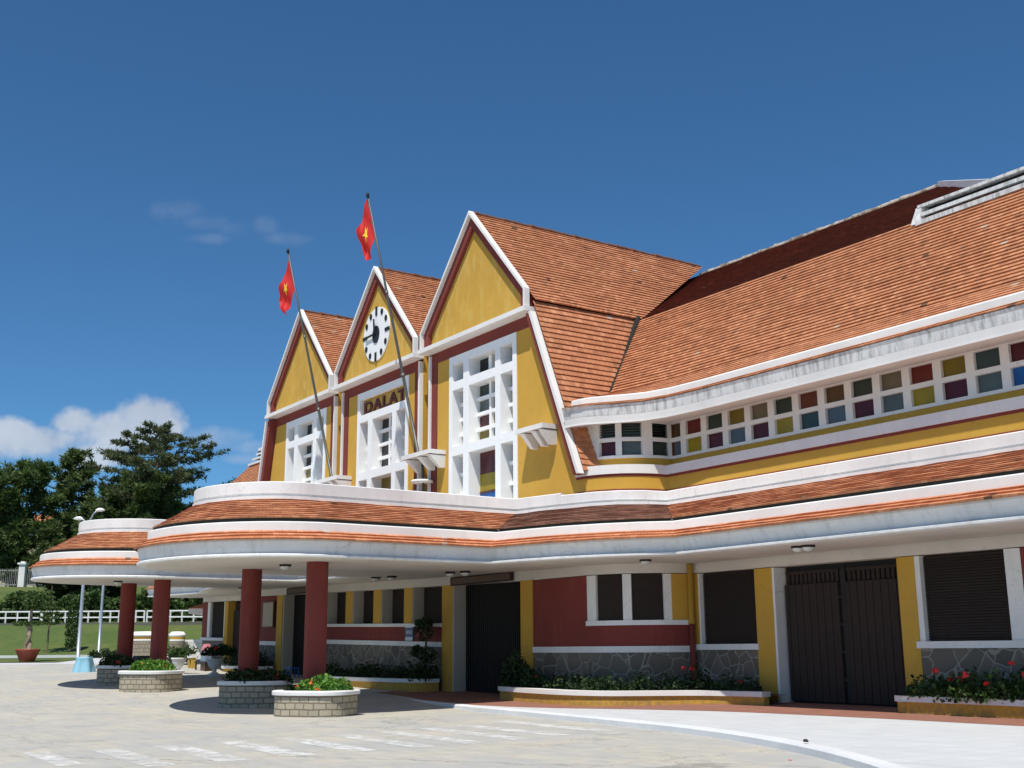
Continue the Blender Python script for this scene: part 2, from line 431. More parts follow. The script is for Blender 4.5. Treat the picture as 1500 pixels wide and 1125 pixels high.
def ridge_tiles(mb, a, b, r=.12, step=.38, mi=0):
    a = V(a); b = V(b); L = (b-a).length; k = int(L/step)
    for i in range(k):
        p = a.lerp(b, i/k); q = a.lerp(b, (i+1.08)/k)
        mb.tube([p + V((0,0,-.03)), q + V((0,0,-.03))], [r*RN.uniform(.8,1.25), r*RN.uniform(.7,.95)], 7, mi)

# ------------------------------------------------------------------ terrain frame
def en(d, l, z=0): return (-.828*d + .5606*l, .5606*d + .828*l, z)
def dl(x, y): return (-.828*x + .5606*y, .5606*x + .828*y)
def zg(x, y):
    d, l = dl(x, y)
    z = -.15 + .031*max(0, d-34)
    return z if d < 76 else zhill(d)
HP = [(76,1.15),(80,1.9),(86,3.3),(90,3.6),(94,4.4),(104,6.3),(114,7.7),(140,8.5),(3000,9.0)]
def zhill(d):
    if d <= 76: return -.15 + .031*max(0, d-34)
    for (a, za), (b, zb) in zip(HP, HP[1:]):
        if d <= b: return za + (zb-za)*(d-a)/(b-a)
    return 9.

# ================================================================== SETTING
mb = MB()
ds = [-250,-60,-20,0,10,20,30,34,38,42,46,50,55,60,66,76.2]; ls = [-400,-120,-60,-40,-20,0,20,40,80,200,400]
for a, b in zip(ds, ds[1:]):
    for c, e in zip(ls, ls[1:]):
        mb.face([en(a,c,zhill(min(a,76))), en(b,c,zhill(min(b,76))), en(b,e,zhill(min(b,76))), en(a,e,zhill(min(a,76)))])
tag(mb.build('plaza', PLAZA), 'wide pale stone plaza in front of the station', None, kind='structure')

mb = MB()
ds = [76.2,77,78.5,80,82,84,86,88,90,92,94,97,100,104,108,114,120,130,140,200,400,1000,3000]; ls = [-2500,-400,-120,-80]+list(range(-70,31,5))+[60,200,600,2500]
zc = {}
def hz(d, l):
    k = (d, l)
    if k not in zc: zc[k] = zhill(d) + (RN.uniform(-.12,.12) if 77 < d < 140 else 0)
    return zc[k]
for a, b in zip(ds, ds[1:]):
    for c, e in zip(ls, ls[1:]):
        mb.face([en(a,c,hz(a,c)), en(b,c,hz(b,c)), en(b,e,hz(b,e)), en(a,e,hz(a,e))], 0, None, True)
tag(mb.build('hillside', GRASS), 'green grass hillside rising behind the plaza on the left', None, kind='structure')
# forecourt side pavement and low kerb along the lawn
mb = MB()
def quad_dl(mb, d0, d1, l0, l1, dz=.004, mi=0):
    n = 8
    for i in range(n):
        a = l0 + (l1-l0)*i/n; b = l0 + (l1-l0)*(i+1)/n
        mb.face([en(d0,a,zhill(d0)+dz), en(d1,a,zhill(d1)+dz), en(d1,b,zhill(d1)+dz), en(d0,b,zhill(d0)+dz)], mi)
quad_dl(mb, 67, 76, -26.5, -14)
quad_dl(mb, 66.5, 69.0, -60, -26.5)
tag(mb.build('side_pavement', PAVE), 'pale pavement strip beside the lawn', None, kind='structure')
mb = MB()
for i in range(18):
    a = -60 + i*2.2; b = a + 2.2
    mb.hexa([en(75.7,a,1.0), en(75.7,b,1.0), en(76.0,b,1.0), en(76.0,a,1.0), en(75.7,a,1.34), en(75.7,b,1.34), en(76.0,b,1.34), en(76.0,a,1.34)])
tag(mb.build('lawn_kerb', KERBM), 'low white kerb edging the lawn', None, kind='structure')
mb = MB(); quad_dl(mb, 69.02, 75.69, -60, -26.52, .03)
tag(mb.build('front_lawn', GRASS), 'strip of lawn in front of the low kerb', None, kind='structure')

# raised station terrace: terracotta floor, white pavement, kerb
KC = [(8,-7,0),(-2,4.2,0),(-6,9,0),(-8.6,11.6,0),(-10.7,13.25,0),(-13.2,14.8,0),(-16,16.05,0),(-18.8,16.85,0),(-21.3,17.25,0),(-25.4,17.75,0),(-29.4,18.15,0),(-32.5,18.6,0),(-36.8,19.2,0),(-45,19.6,.1),(-60,20.1,.42),(-78,20.6,.8)]
BD = [(14,21.4),(4,21.4),(-2,21.4),(-6,21.35),(-10,21.3),(-13.8,21.25),(-16.5,21.2),(-19,21.05),(-21.6,20.75),(-24.0,20.0),(-26.5,19.0),(-29.4,18.42),(-32.5,18.85),(-36.8,19.45),(-45,19.85),(-60,20.35)]
def tz(x, y): return -.02 + .022*max(0, y-18) + lift(x)*1.0
kt = [(x, y, z + lift(x)*.2) for x, y, z in KC]
mb = MB()
for i in range(len(KC)-1):
    (x0,y0,z0),(x1,y1,z1) = kt[i], kt[i+1]
    d = V((x1-x0, y1-y0, 0)).normalized(); n = V((-d.y, d.x, 0))
    if n.y < 0: n = -n
    if i < 4: n = V((.75,.66,0))
kin = []
for i, (x,y,z) in enumerate(kt):
    a = V(kt[max(i-1,0)]); b = V(kt[min(i+1,len(kt)-1)]); d = (b-a); d.z = 0; d.normalize()
    n = V((d.y, -d.x, 0));  n = n if n.dot(V((.35,.94,0))) > 0 else -n
    kin.append(n)
P0 = [V(p) + V((0,0,-.5)) for p in kt]; P1 = [V(p) + V((0,0,-.035)) + n*.01 for p, n in zip(kt, kin)]
P2 = [V(p) + n*.05 for p, n in zip(kt, kin)]; P3 = [V(p) + n*.28 for p, n in zip(kt, kin)]; P4 = [p - V((0,0,.3)) for p in P3]
def resub(P, k=6):
    out = []
    for i in range(len(P)-1):
        p0 = P[max(i-1,0)]; p1 = P[i]; p2 = P[i+1]; p3 = P[min(i+2,len(P)-1)]
        for j in range(k):
            t = j/k
            out.append(.5*((2*p1) + (p2-p0)*t + (2*p0-5*p1+4*p2-p3)*t*t + (3*p1-p0-3*p2+p3)*t**3))
    out.append(P[-1]); return out
P0,P1,P2,P3,P4 = [resub(P) for P in (P0,P1,P2,P3,P4)]
for A, B in ((P0,P1),(P1,P2),(P2,P3),(P3,P4)): mb.strip(A, B, 0, True)
tag(mb.build('kerb', KERBM), 'curved pale kerb along the station pavement', None, kind='structure')
bd = [V((x, y, 0)) for x, y in BD]; bd = resub(bd)
kk = [V((p.x, p.y, p.z)) for p in P3]
bd = [V((b.x, b.y, tz(b.x, b.y))) for b in bd]
mb = MB(); mb.strip([p - V((0,0,.006)) for p in kk[:len(bd)]], [b + V((0,0,0)) for b in bd], 0, False)
tag(mb.build('pavement', PAVE), 'white slab pavement between kerb and terracotta floor', None, kind='structure')
mb = MB()
rows = [21.9, 22.6, 23.4, 24.6, 26]
prev = [b + V((0,0,.004)) for b in bd]
for y in rows:
    cur = [V((b.x, y, tz(b.x, min(y,24.3)))) for b in bd]
    mb.strip(prev, cur, 0, False); prev = cur
tag(mb.build('terrace_floor', TERR), 'terracotta tiled terrace along the station wall', None, kind='structure')

mb = MB()
for (xa, xb, y, w) in ((-22.6,-19.6,5.0,.42),(-22.3,-18.6,6.15,.5),(-22.5,-18.7,7.35,.55),(-22.6,-18.9,8.6,.55),(-22.7,-19.0,9.85,.5),(-22.8,-19.1,11.1,.5),(-23.0,-19.2,12.3,.5),(-23.4,-19.4,13.5,.5),(-23.9,-19.8,14.7,.5),(-24.6,-20.2,16.2,.55)):
    n = 6
    for i in range(n):
        a = xa + (xb-xa)*i/n; b = xa + (xb-xa)*(i+1)/n; s = -.03
        q = [(a, y-w/2+s*(a-xa)), (b, y-w/2+s*(b-xa)), (b, y+w/2+s*(b-xa)), (a, y+w/2+s*(a-xa))]
        mb.face([(px, py, zg(px,py)+.005) for px, py in q])
tag(mb.build('road_marking', ZEBRA), 'worn white crosswalk stripes on the plaza', None, kind='structure')

# ================================================================== STATION BUILDING
BLD = thing('station_building', 'yellow, white and maroon railway station with three steep gables and tiled roofs', 'building', (-41,22,0), world=True)
def bpart(name, mb, mats, parent=None, lifted=True):
    if lifted: mb.lift()
    return sub(mb.build(name, mats), parent or BLD)
def sub(o, p):
    o.parent = p
    if p is BLD: o.matrix_parent_inverse = Matrix.Translation(V((41,-22,0)))
    return o

MIR = -82.7
# ---------- ground floor walls
GM = [YEL, WHITE, RED, STONE, JAMB, CREAM]
def sweep_wall(mb, pts, z0, z1, mi, proud=0., thick=.3):
    # vertical band following a plan polyline; front offset outwards by proud
    n = len(pts); F = []
    for i in range(n):
        a = V(pts[max(i-1,0)]); b = V(pts[min(i+1,n-1)]); d = (b-a).normalized()
        nn = V((d.y, -d.x)); 
        F.append(V(pts[i]) + nn*proud)
    A = [(p.x,p.y,z0) for p in F]; B = [(p.x,p.y,z1) for p in F]
    mb.strip(A, B, mi, True)
    C = []
    for i in range(n):
        a = V(pts[max(i-1,0)]); b = V(pts[min(i+1,n-1)]); d = (b-a).normalized(); nn = V((d.y,-d.x))
        C.append(V(pts[i]) - nn*thick)
    mb.strip([(p.x,p.y,z1) for p in C], B, mi, False); mb.strip([(p.x,p.y,z0) for p in C], A, mi, False)
    for i in (0, n-1):
        mb.face([(F[i].x,F[i].y,z0),(F[i].x,F[i].y,z1),(C[i].x,C[i].y,z1),(C[i].x,C[i].y,z0)], mi)

def bayp(t, cx=-28.3):
    t = radians(t); return (-28.3 + 2.35*sin(t), 24 - 2.25*cos(t))
def arcpts(t0, t1, k=8): return [bayp(t0 + (t1-t0)*i/k) for i in range(k+1)]

def wing_ground(mir):
    X = (lambda x: MIR - (x if x < -7 else -14.4)) if mir else (lambda x: x)
    def PL(pts): 
        return [(X(x), y) for x, y in (reversed(pts) if mir else pts)]
    w = MB()
    # straight wing wall, plane y = 24
    w.box(X(-25.95), X(-25.72), 24.0, 24.4, 1.66, 3.7, 0)
    w.box(X(-25.95), X(-23.42), 24.0, 24.4, -.6, 1.5, 3)
    w.box(X(-25.98), X(-23.36), 23.93, 24.4, 1.5, 1.66, 1)
    w.box(X(-25.72), X(-25.66), 24.0, 24.4, 1.66, 3.7, 1)
    w.box(X(-23.42), X(-22.76), 23.985, 24.45, -.6, 3.7, 0)
    w.box(X(-22.76), X(-22.68), 23.99, 24.45, -.6, 3.7, 1)
    bpart('ground_floor_wall', w, GM); w = MB()
    w.box(X(-18.6), X(-18.1), 23.985, 24.45, -.6, 3.7, 0)
    w.box(X(-18.1), X(-17.95), 24.0, 24.4, 1.68, 3.7, 1)
    w.box(X(-18.1), X(-6.0), 24.0, 24.4, -.6, 1.52, 3)
    w.box(X(-18.16), X(-6.0), 23.92, 24.4, 1.52, 1.68, 1)
    w.box(X(-15.68), X(-15.28), 24.0, 24.4, 1.68, 3.7, 1)
    w.box(X(-15.28), X(-6.0), 24.0, 24.4, 1.68, 3.7, 2)
    bpart('ground_floor_wall', w, GM); w = MB()
    # bowed corner bay
    st = [(-31.0,21.75),(-30.2,21.75),(-29.2,21.75)]
    full = st + arcpts(0, 90, 14)
    P = PL(full)
    sweep_wall(w, P, -.6, 1.44, 3); sweep_wall(w, P, 1.44, 1.62, 1, .05); 
    pr = PL(st + arcpts(0, 3, 1))
    sweep_wall(w, pr, 1.62, 3.7, 2)
    pw = PL(arcpts(3, 90, 12))
    sweep_wall(w, pw, 1.62, 2.22, 2); sweep_wall(w, PL(arcpts(2.4, 86, 12)), 2.22, 2.36, 1, .05)
    for t0, t1, mi in ((3,12,1),(34.5,41,1),(65,71,1),(71,90,0)):
        sweep_wall(w, PL(arcpts(t0, t1, 3)), 2.36, 3.7, mi)
    w.box(X(-31.65), X(-31.0), 21.7, 22.32, -.6, 3.74, 0)
    bpart('ground_floor_wall', w, GM)
    # shutters of the bay windows
    for t0, t1 in ((12,34.5),(41,65)):
        f = MB(); sweep_wall(f, PL([(lambda q: (q[0]-.10*sin(radians(t)), q[1]+.10*cos(radians(t))))(bayp(t)) for t in [t0+(t1-t0)*i/6 for i in range(7)]]), 2.30, 3.74, 0, 0, .1)
        for j in range(16):
            z = 2.42 + j*.08
            sweep_wall(f, PL([(lambda q: (q[0]-.09*sin(radians(t)), q[1]+.09*cos(radians(t))))(bayp(t)) for t in [t0+.6+(t1-t0-1.2)*i/6 for i in range(7)]]), z, z+.055, 0, .02, .06)
        bpart('window_shutter', f, [WOOD])
    # roller shutters beside the doors
    for x0, x1, z0 in ((-25.66,-23.42,1.66),(-17.95,-15.68,1.68)):
        f = MB(); f.box(X(x0), X(x1), 24.2, 24.3, z0, 3.7, 0)
        k = 30
        for j in range(k):
            z = z0 + .02 + (3.7-z0-.04)*j/k; a, b = X(x0), X(x1)
            a, b = min(a,b), max(a,b)
            f.hexa([(a,24.13,z),(b,24.13,z),(b,24.2,z+.02),(a,24.2,z+.02),(a,24.16,z+.055),(b,24.16,z+.055),(b,24.2,z+.06),(a,24.2,z+.06)])
        bpart('window_shutter', f, [WOOD])
    # big boarded double door
    f = MB(); a, b = sorted((X(-22.68), X(-18.6)))
    f.box(a, b, 24.5, 24.6, -.3, 3.72, 1)
    d0 = bpart('station_door', f, [WOOD, DARK])
    mid = (a+b)/2
    for xa, xb in ((a+.08, mid-.12), (mid+.14, b-.06)):
        f = MB(); n = 15
        for j in range(n):
            x = xa + (xb-xa)*j/n; w2 = (xb-xa)/n
            f.box(x+.005, x+w2-.005, 24.30 + (j%2)*.012, 24.42, .16, 3.22, 0)
        for z in (.2, 1.2, 2.2, 3.15): f.box(xa, xb, 24.34, 24.44, z, z+.06, 0)
        for j in range(12):
            x = xa + (xb-xa)*(j+.5)/12; f.box(x-.05, x+.05, 24.38, 24.44, 3.24, 3.5, 0)
        f.box(xa, xb, 24.36, 24.44, 3.5, 3.58, 0)
        o = MB(); bpart('door_leaf', f, [WOOD], d0)
    f = MB(); f.box(mid-.07, mid+.09, 24.36, 24.44, .16, 3.6, 0)
    for z in (.7,1.4,2.1,2.8): f.box(mid-.13, mid+.15, 24.33, 24.4, z, z+.07, 0)
    bpart('door_post', f, [STEEL], d0)
    # downpipe
    f = MB(); x = X(-25.86)
    f.tube([(x,23.82,2.28),(x,23.82,3.98)], .085, 10, 0); f.tube([(x,23.82,-.1),(x,23.82,2.28)], .086, 10, 1)
    f.tube([(x,23.82,2.25),(x,23.82,2.33)], .105, 10, 0)
    bpart('downpipe', f, [YEL, RED])
wing_ground(False); wing_ground(True)

# centre wall between the two doors
w = MB()
for k in range(2):
    pass
piers = [(-36.62,-35.9),(-39.48,-38.85),(-41.99,-41.35),(-44.48,-43.85),(-46.9,-46.35)]
for i, (a, b) in enumerate(piers):
    full = i in (0, 4)
    w.box(a, b, 21.7 if not full else 21.685, 22.32 if full else 22.2, -.6 if full else 2.40, 3.74, 0)
w.box(-46.35, -36.62, 21.7, 22.25, -.6, 1.58, 3)
w.box(-46.35, -36.62, 21.62, 22.25, 1.58, 1.75, 1)
w.box(-46.35, -36.62, 21.7, 22.25, 1.75, 2.28, 2)
w.box(-46.35, -36.62, 21.62, 22.25, 2.28, 2.40, 1)
for a, b in ((-38.85,-36.62),(-41.35,-39.48),(-43.85,-41.99),(-46.35,-44.48)):
    w.box(a, a+.05, 21.72, 22.2, 2.40, 3.74, 4)
w.box(-35.9, -35.82, 21.70, 22.32, -.6, 3.74, 4); w.box(-50.95,-50.87,21.7,22.32,-.6,3.74,4)
bpart('ground_floor_wall', w, GM)
for a, b in ((-38.8,-36.62),(-41.3,-39.48),(-43.8,-41.99),(-46.3,-44.48)):
    f = MB(); f.box(a, b, 22.2, 22.3, 2.4, 3.74, 0)
    for j in range(22):
        z = 2.43 + j*.058; f.box(a+.05, b-.05, 22.16, 22.2, z, z+.035, 0)
    bpart('window_shutter', f, [WOOD])
for a, b in ((-35.82,-31.65),(-50.87,-46.9)):
    f = MB(); f.box(a-.06, b+.06, 22.33, 22.4, -.4, 3.8, 0); d0 = bpart('station_door', f, [DARK])
    f = MB(); n = 34
    for j in range(n+1):
        x = a + (b-a)*j/n; f.box(x-.022, x+.022, 22.20, 22.24, .05, 3.74, 0)
    for z in (.3, 1.3, 2.4, 3.4): f.box(a, b, 22.242, 22.26, z, z+.05, 0)
    bpart('folding_gate', f, [STEEL], d0)
# lintel band above all ground floor openings
w = MB()
def lint(pts): sweep_wall(w, pts, 3.72, 4.06, 0, .012, .4)
lint([(-25.97,24.0),(-20,24.0),(-6,24.0)])
lint([(-31.0,21.75),(-29.2,21.75)] + arcpts(0,90,14))
lint([(-51.7,21.69),(-41,21.69),(-31.0,21.69)])
lint([(MIR-x, y) for x, y in reversed([(-31.0,21.75),(-29.2,21.75)] + arcpts(0,90,14))])
lint([(MIR+14.4,24.0),(MIR+25.97,24.0)])
bpart('lintel_beam', w, [CREAM])
# end walls and back wall of the shell
w = MB(); w.box(-6.3,-6.0,24.4,43,-.6,7.0,0); w.box(-70.0,-69.7,24.8,43,-.6,7.0,0); w.box(-68.3,-68.1,24.42,26,-.6,4.0,0); w.box(-69.7,-6.3,42.7,43,-.6,9.2,0)
bpart('back_wall', w, [YEL])

# ---------- canopy
def ell(cx, cy, a, b, t0, t1, k): return [(cx + a*cos(radians(t0+(t1-t0)*i/k)), cy + b*sin(radians(t0+(t1-t0)*i/k))) for i in range(k+1)]
def lobe(cr, ar, cw, aw, bw=2.15, br=4.0, k=22):
    R_ = [(cr+ar, 18.65), (cr+ar, 16.2)] + ell(cr, 13.9, ar, br, 0, -180, k) + [(cr-ar, 16.2), (cr-ar, 18.65)]
    W_ = [(cw+aw, 21.3), (cw+aw, 17.0)] + ell(cw, 13.9, aw, bw, 0, -180, k) + [(cw-aw, 17.0), (cw-aw, 21.3)]
    return R_, W_
RA = [(-5.8,21.1),(-12,21.1),(-18,21.1),(-23.4,21.08),(-24.2,20.42),(-25.2,19.8),(-26.4,19.25),(-27.6,18.88)]
WA = [(-5.8,23.9),(-12,23.9),(-18,23.9),(-26.9,23.92)] + [(-28.9+2.0*sin(radians(t)), 23.92-2.0*cos(radians(t))) for t in (68,46,22)] + [(-29.3,21.72)]
r1, w1 = lobe(-33.35, 4.65, -34.0, 2.75)
r2, w2 = lobe(-47.35, 4.55, -47.8, 2.75)
RL = [(-53.3,18.88),(-55.0,19.25),(-57.0,19.8),(-59.0,20.42),(-61.2,21.08),(-68,21.1),(-70.0,21.1)]
WL = [(-54.6,21.6),(-55.9,21.9),(-57.2,22.4),(-58.0,23.2),(-58.4,23.92),(-68,23.9),(-70.0,23.9)]
RR = RA + r1 + r2 + RL; WW = WA + w1 + w2 + WL
NP = len(RR)
def ring(t, z): return [(a[0]+(b[0]-a[0])*t, a[1]+(b[1]-a[1])*t, z) for a, b in zip(RR, WW)]
c = MB()
prof = [(.150,4.00,1),(.150,4.055,1),(.105,4.065,0),(.075,4.16,0),(.04,4.30,0),(.012,4.43,0),(.012,4.465,0),(.03,4.475,0)]
# lip: rounded bead at the bottom, cove above
prof = [(.165,4.0,0),(.045,4.0,0),(.030,4.015,0),(.028,4.06,0),(.045,4.09,0),(.072,4.10,0),(.068,4.16,0),(.05,4.30,0),(.03,4.42,0),(.03,4.47,0)]
for p, q in zip(prof, prof[1:]): c.strip(ring(p[0],p[1]), ring(q[0],q[1]), 0, True)
for p, q in zip([(.185,4.72),(.185,4.955),(.20,4.985),(.27,4.985),(.275,4.88)], [(.185,4.955),(.20,4.985),(.27,4.985),(.275,4.88),(.30,4.86)]): c.strip(ring(*p), ring(*q), 1, True)
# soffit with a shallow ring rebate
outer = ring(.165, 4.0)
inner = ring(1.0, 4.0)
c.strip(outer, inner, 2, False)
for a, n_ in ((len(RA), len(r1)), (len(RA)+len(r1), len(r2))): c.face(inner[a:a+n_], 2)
c.face([(-60,21.2,4.003),(-26.95,21.2,4.003),(-26.95,24.7,4.003),(-60,24.7,4.003)], 2)
c.face([(-70.0,23.8,4.004),(-5.8,23.8,4.004),(-5.8,24.7,4.004),(-70.0,24.7,4.004)], 2)
c.strip(ring(.295,4.88), ring(.295,5.11), 3, True); c.strip(ring(.277,5.096), ring(.32,5.12), 3, True)  # dark strips paint in the shade under the tile overhang
for x in (-5.8, -70.0):
    c.face([(x,21.1,4.475),(x,21.3,4.0),(x,24,4.0),(x,24,5.8),(x,23.9,5.8),(x,21.6,4.985)], 0)
for v_ in (): pass
CAN = bpart('canopy', c, [plaster('fascia_plaster', (.77,.76,.74), .55, (.34,.32,.28), streak=(2.6,2.6,.45), lo=.5, hi=.8), WHITE, CREAM, plain('gutter_gap_shade', (.035,.032,.026), .9)])
c = MB(); tile_strip(c, ring(-.022, 4.455), ring(.19, 4.74), 3, .05, .6, .011); bpart('canopy_tile_skirt', c, [TILEN], CAN)
# sloping canopy roof, stretch by stretch (the curved corner stretch has its shade put into the tile colour)
def seg(i0, i1, t, z): return ring(t, z)[i0:i1+1]
for i0, i1, m_, nc in ((0,3,TILE,10),(3,8,TILEG,10),(8,NP-len(RL),TILE,10),(NP-len(RL),NP-1,TILE,10)):
    c = MB(); tile_strip(c, seg(i0,i1,.275,5.10), seg(i0,i1,.965,5.83), nc, .042, .55, .013); bpart('canopy_roof', c, [m_], CAN)
c = MB()
def rr(k): 
    a = ring(.27, 5.06)[k]; b = ring(.97, 5.79)[k]; c.tube([a, lerp(a,b,.5), b], .045, 6, 0)
FLASH = plain('lead_flashing', (.10,.09,.085), .7)
rr(3); bpart('valley_flashing', c, [FLASH], CAN)
c = MB(); rr(8); bpart('valley_flashing', c, [FLASH], CAN)
# parapet
c = MB()
pp = [(.945,5.80),(.945,5.915),(.985,5.93),(.985,5.97),(.965,5.985),(.965,6.24),(.985,6.27),(1.06,6.27),(1.06,5.7)]
for p, q in zip(pp, pp[1:]): c.strip(ring(*p), ring(*q), 0, True)
ia, ib = len(RA)-1, len(RA)+len(r1)+len(r2)
hi_ = [(.962,5.99),(.962,6.31),(.975,6.335),(1.07,6.335),(1.07,6.2)]
for p, q in zip(hi_, hi_[1:]): c.strip(ring(*p)[ia:ib], ring(*q)[ia:ib], 0, True)
for i in (ia, ib-1): c.face([ring(*p)[i] for p in hi_], 0)
# flat roofs inside the parapets
top = ring(1.03, 5.98)
c.face(top[8:len(RA)+len(r1)] + [(-37.4,22.4,5.98), (-29.3,22.4,5.98)], 0)
k0 = len(RA)+len(r1); c.face(top[k0:k0+len(r2)] + [(-52,22.4,5.98), (-44,22.4,5.98)], 0)
bpart('parapet', c, [WHITE2])
# columns
for x, y, r in ((-30.55,14.0,.31),(-34.95,13.8,.31),(-44.45,14.0,.31),(-49.0,14.05,.31)):
    c = MB(); zb = -.4
    c.lathe([(r,zb),(r,2.0),(r*.99,4.02)], (x,y,0), 28, 0); bpart('column', c, [RED])
# ceiling lamps under the canopy
def lamp(x, y, z=4.0):
    c = MB(); c.lathe([(.0,z-.0),(.17,z-.0),(.17,z-.05),(.15,z-.06)], (x,y,0), 16, 0); c.lathe([(.15,z-.055),(.13,z-.11),(.07,z-.15),(0,z-.16)], (x,y,0), 16, 1)
    bpart('ceiling_lamp', c, [STEEL, LAMPG])
for x, y in ((-31.9,13.6),(-37.2,19.3),(-36.2,19.4),(-32.6,19.6),(-32.0,19.8),(-25.25,21.6),(-19.95,22.0),(-19.62,22.0),(-46.5,12.9),(-50.5,19.5),(-49.5,19.5)): lamp(x, y)

# ---------- upper wing walls, clerestory and roofs
def upper_wing(mir):
    X = (lambda x: -85.0 - (x if x < -15 else -15.0)) if mir else (lambda x: x)
    def PL(pts): return [(X(x), y) for x, y in (reversed(pts) if mir else pts)]
    def P3(pts): return [(X(p[0]), p[1], p[2]) for p in pts]
    arcW = [(-28.9+2.0*sin(radians(t)), 24-2.0*cos(radians(t))) for t in range(0, 91, 9)]
    wl = arcW + [(-20,24.0),(-6,24.0)]
    w = MB()
    sweep_wall(w, PL(wl), 6.1, 6.76, 0)
    sweep_wall(w, PL(wl), 6.25, 6.325, 2, .03); sweep_wall(w, PL(wl), 6.72, 6.80, 2, .02, .42)
    sweep_wall(w, PL(wl), 6.80, 7.08, 1, .055, .635)
    sw = [(-29.15,22.53),(-28.75,22.55),(-28.4,22.62),(-28.05,22.8),(-27.72,23.1),(-27.45,23.5),(-27.28,24.0),(-27.2,24.5)]
    st = [(-27.2,24.5),(-18,24.5),(-6,24.5)]
    for pl in (sw, st):
        sweep_wall(w, PL(pl), 7.0, 7.40, 0)
        sweep_wall(w, PL(pl), 8.48, 8.75, 1, .03)
        sweep_wall(w, PL(pl), 7.36, 7.45, 1, .05)
    bpart('upper_wall', w, [YEL, WHITE, RED], None, False)
    # clerestory window band
    g = MB(); names = sorted(PC); mats = [WHITE] + [glass(n, PC[n]) for n in names]
    top = ['brown','red','dgreen','ochre','tan','dgreen','rbrown','brown','dgreen','tan','red','ochre','teal','dred','brown','red','dgreen','ochre','tan','red','grey','brown','red']
    bot = ['gblue','yellow','dred','gblue','dred','yellow','teal','gblue','dred','grey','yellow','dred','grey','blue','yellow','red','gblue','dred','yellow','teal','grey','dred','yellow']
    x0 = -27.37; k = 0; x = x0
    def bx(xa, xb, za, zb, y0=24.47, y1=24.78, mi=0): g.box(X(xa), X(xb), y0, y1, za, zb, mi)
    bx(-27.2, -6, 7.90, 8.03, 24.472)
    edges = []
    for k in range(22):
        a = -27.37 + .0 if k == 0 else -26.5 + .93*(k-1); b = -26.74 if k == 0 else a + .69
        if k == 0: a = -27.15
        edges.append((a, b))
        nx = -26.5 + .93*k
        bx(b, nx, 7.45, 8.48)
        for nm, za, zb in ((top[k], 8.03, 8.48), (bot[k], 7.45, 7.90)):
            xa, xb = sorted((X(a), X(b)))
            g.face([(xa,24.57,za),(xb,24.57,za),(xb,24.57,zb),(xa,24.57,zb)], 1+names.index(nm))
    bpart('clerestory_window', g, mats, None, False)
    # curved end with louvred panes
    g = MB(); n = len(sw)
    def at(s):
        s = s*(n-1); i = min(int(s), n-2); return lerp(sw[i], sw[i+1], s-i)
    def seg_(s0, s1, za, zb, mi, off, th=.28):
        sweep_wall(g, PL([at(s0+(s1-s0)*i/4) for i in range(5)]), za, zb, mi, off, th)
    seg_(0, 1, 7.90, 8.03, 0, .02)
    for s0, s1 in ((0,.25),(.457,.52),(.714,.807),(.965,1.0)): seg_(s0, s1, 7.45, 8.48, 0, .015)
    for (s0, s1), b_, t_ in zip(((.25,.457),(.52,.714),(.807,.965)), ('dred','grey','dgreen'), ('grey','grey','black')):
        seg_(s0, s1, 7.45, 7.90, 1+names.index(b_), -.12, .05); seg_(s0, s1, 8.03, 8.48, 1+names.index('dgreen' if t_ != 'black' else t_), -.16, .05)
        for j in range(5): seg_(s0, s1, 8.05+j*.088, 8.085+j*.088, 1+names.index('grey' if t_ != 'black' else 'dgreen'), -.09, .05)
    bpart('bay_window', g, mats, None, False)
    # eave: soffit, stained fascia, tile rim, white band
    er = [(-28.95,21.55),(-28.6,21.55),(-28.15,21.72),(-27.75,22.05),(-27.3,22.45),(-26.7,22.88),(-25.9,23.11),(-24.5,23.21),(-18,23.22),(-6,23.22)]
    ei = [(-29.2,22.75),(-28.75,22.62),(-28.5,22.8),(-28.2,23.0),(-27.95,23.3),(-27.6,23.75),(-27.3,24.3),(-26.3,24.52),(-18,24.52),(-6,24.52)]
    et = [(-29.6,24.0),(-29.25,24.05),(-28.9,24.1),(-28.4,24.16),(-27.8,24.22),(-27.1,24.28),(-26.2,24.3),(-24.8,24.3),(-18,24.3),(-6,24.3)]
    ek = [(-30.85,26.5),(-30.4,26.5),(-29.9,26.5),(-29.3,26.5),(-28.6,26.5),(-27.8,26.5),(-26.9,26.5),(-25.4,26.5),(-18,26.5),(-6,26.5)]
    def er_(t, z): return [(X(a[0]+(b[0]-a[0])*t), a[1]+(b[1]-a[1])*t, z) for a, b in zip(er, et)]
    e = MB()
    ins = [(X(x), y, 8.52) for x, y in ei]
    e.strip(ins, er_(.05, 8.37), 0, True)
    for p, q in (((.05,8.37),(.03,8.36)),((.03,8.36),(.03,8.42))): e.strip(er_(*p), er_(*q), 0, True)
    e.strip(er_(.03,8.42), er_(.018,8.60), 0, True)
    for p, q in (((.018,8.60),(.015,8.62)),((.015,8.62),(0,8.84)),((0,8.84),(-.03,8.93)),((-.03,8.93),(.02,8.95))): e.strip(er_(*p), er_(*q), 1, True)
    for p, q in (((.17,9.06),(.17,9.27)),((.17,9.27),(.20,9.31)),((.20,9.31),(.34,9.31))): e.strip(er_(*p), er_(*q), 0, True)
    if not mir:
        x = X(-6); e.face([(x,23.24,8.37),(x,24.5,8.52),(x,26.4,13.0),(x,24.3,9.85),(x,23.24,8.95)], 0)
    EV = bpart('eave', e, [WHITE, STAIN], None, False)
    e = MB(); tile_strip(e, er_(-.025, 8.95), er_(.18, 9.10), 2, .03, 1.2); sub(e.build('eave_tile_rim', [TILE]), EV)
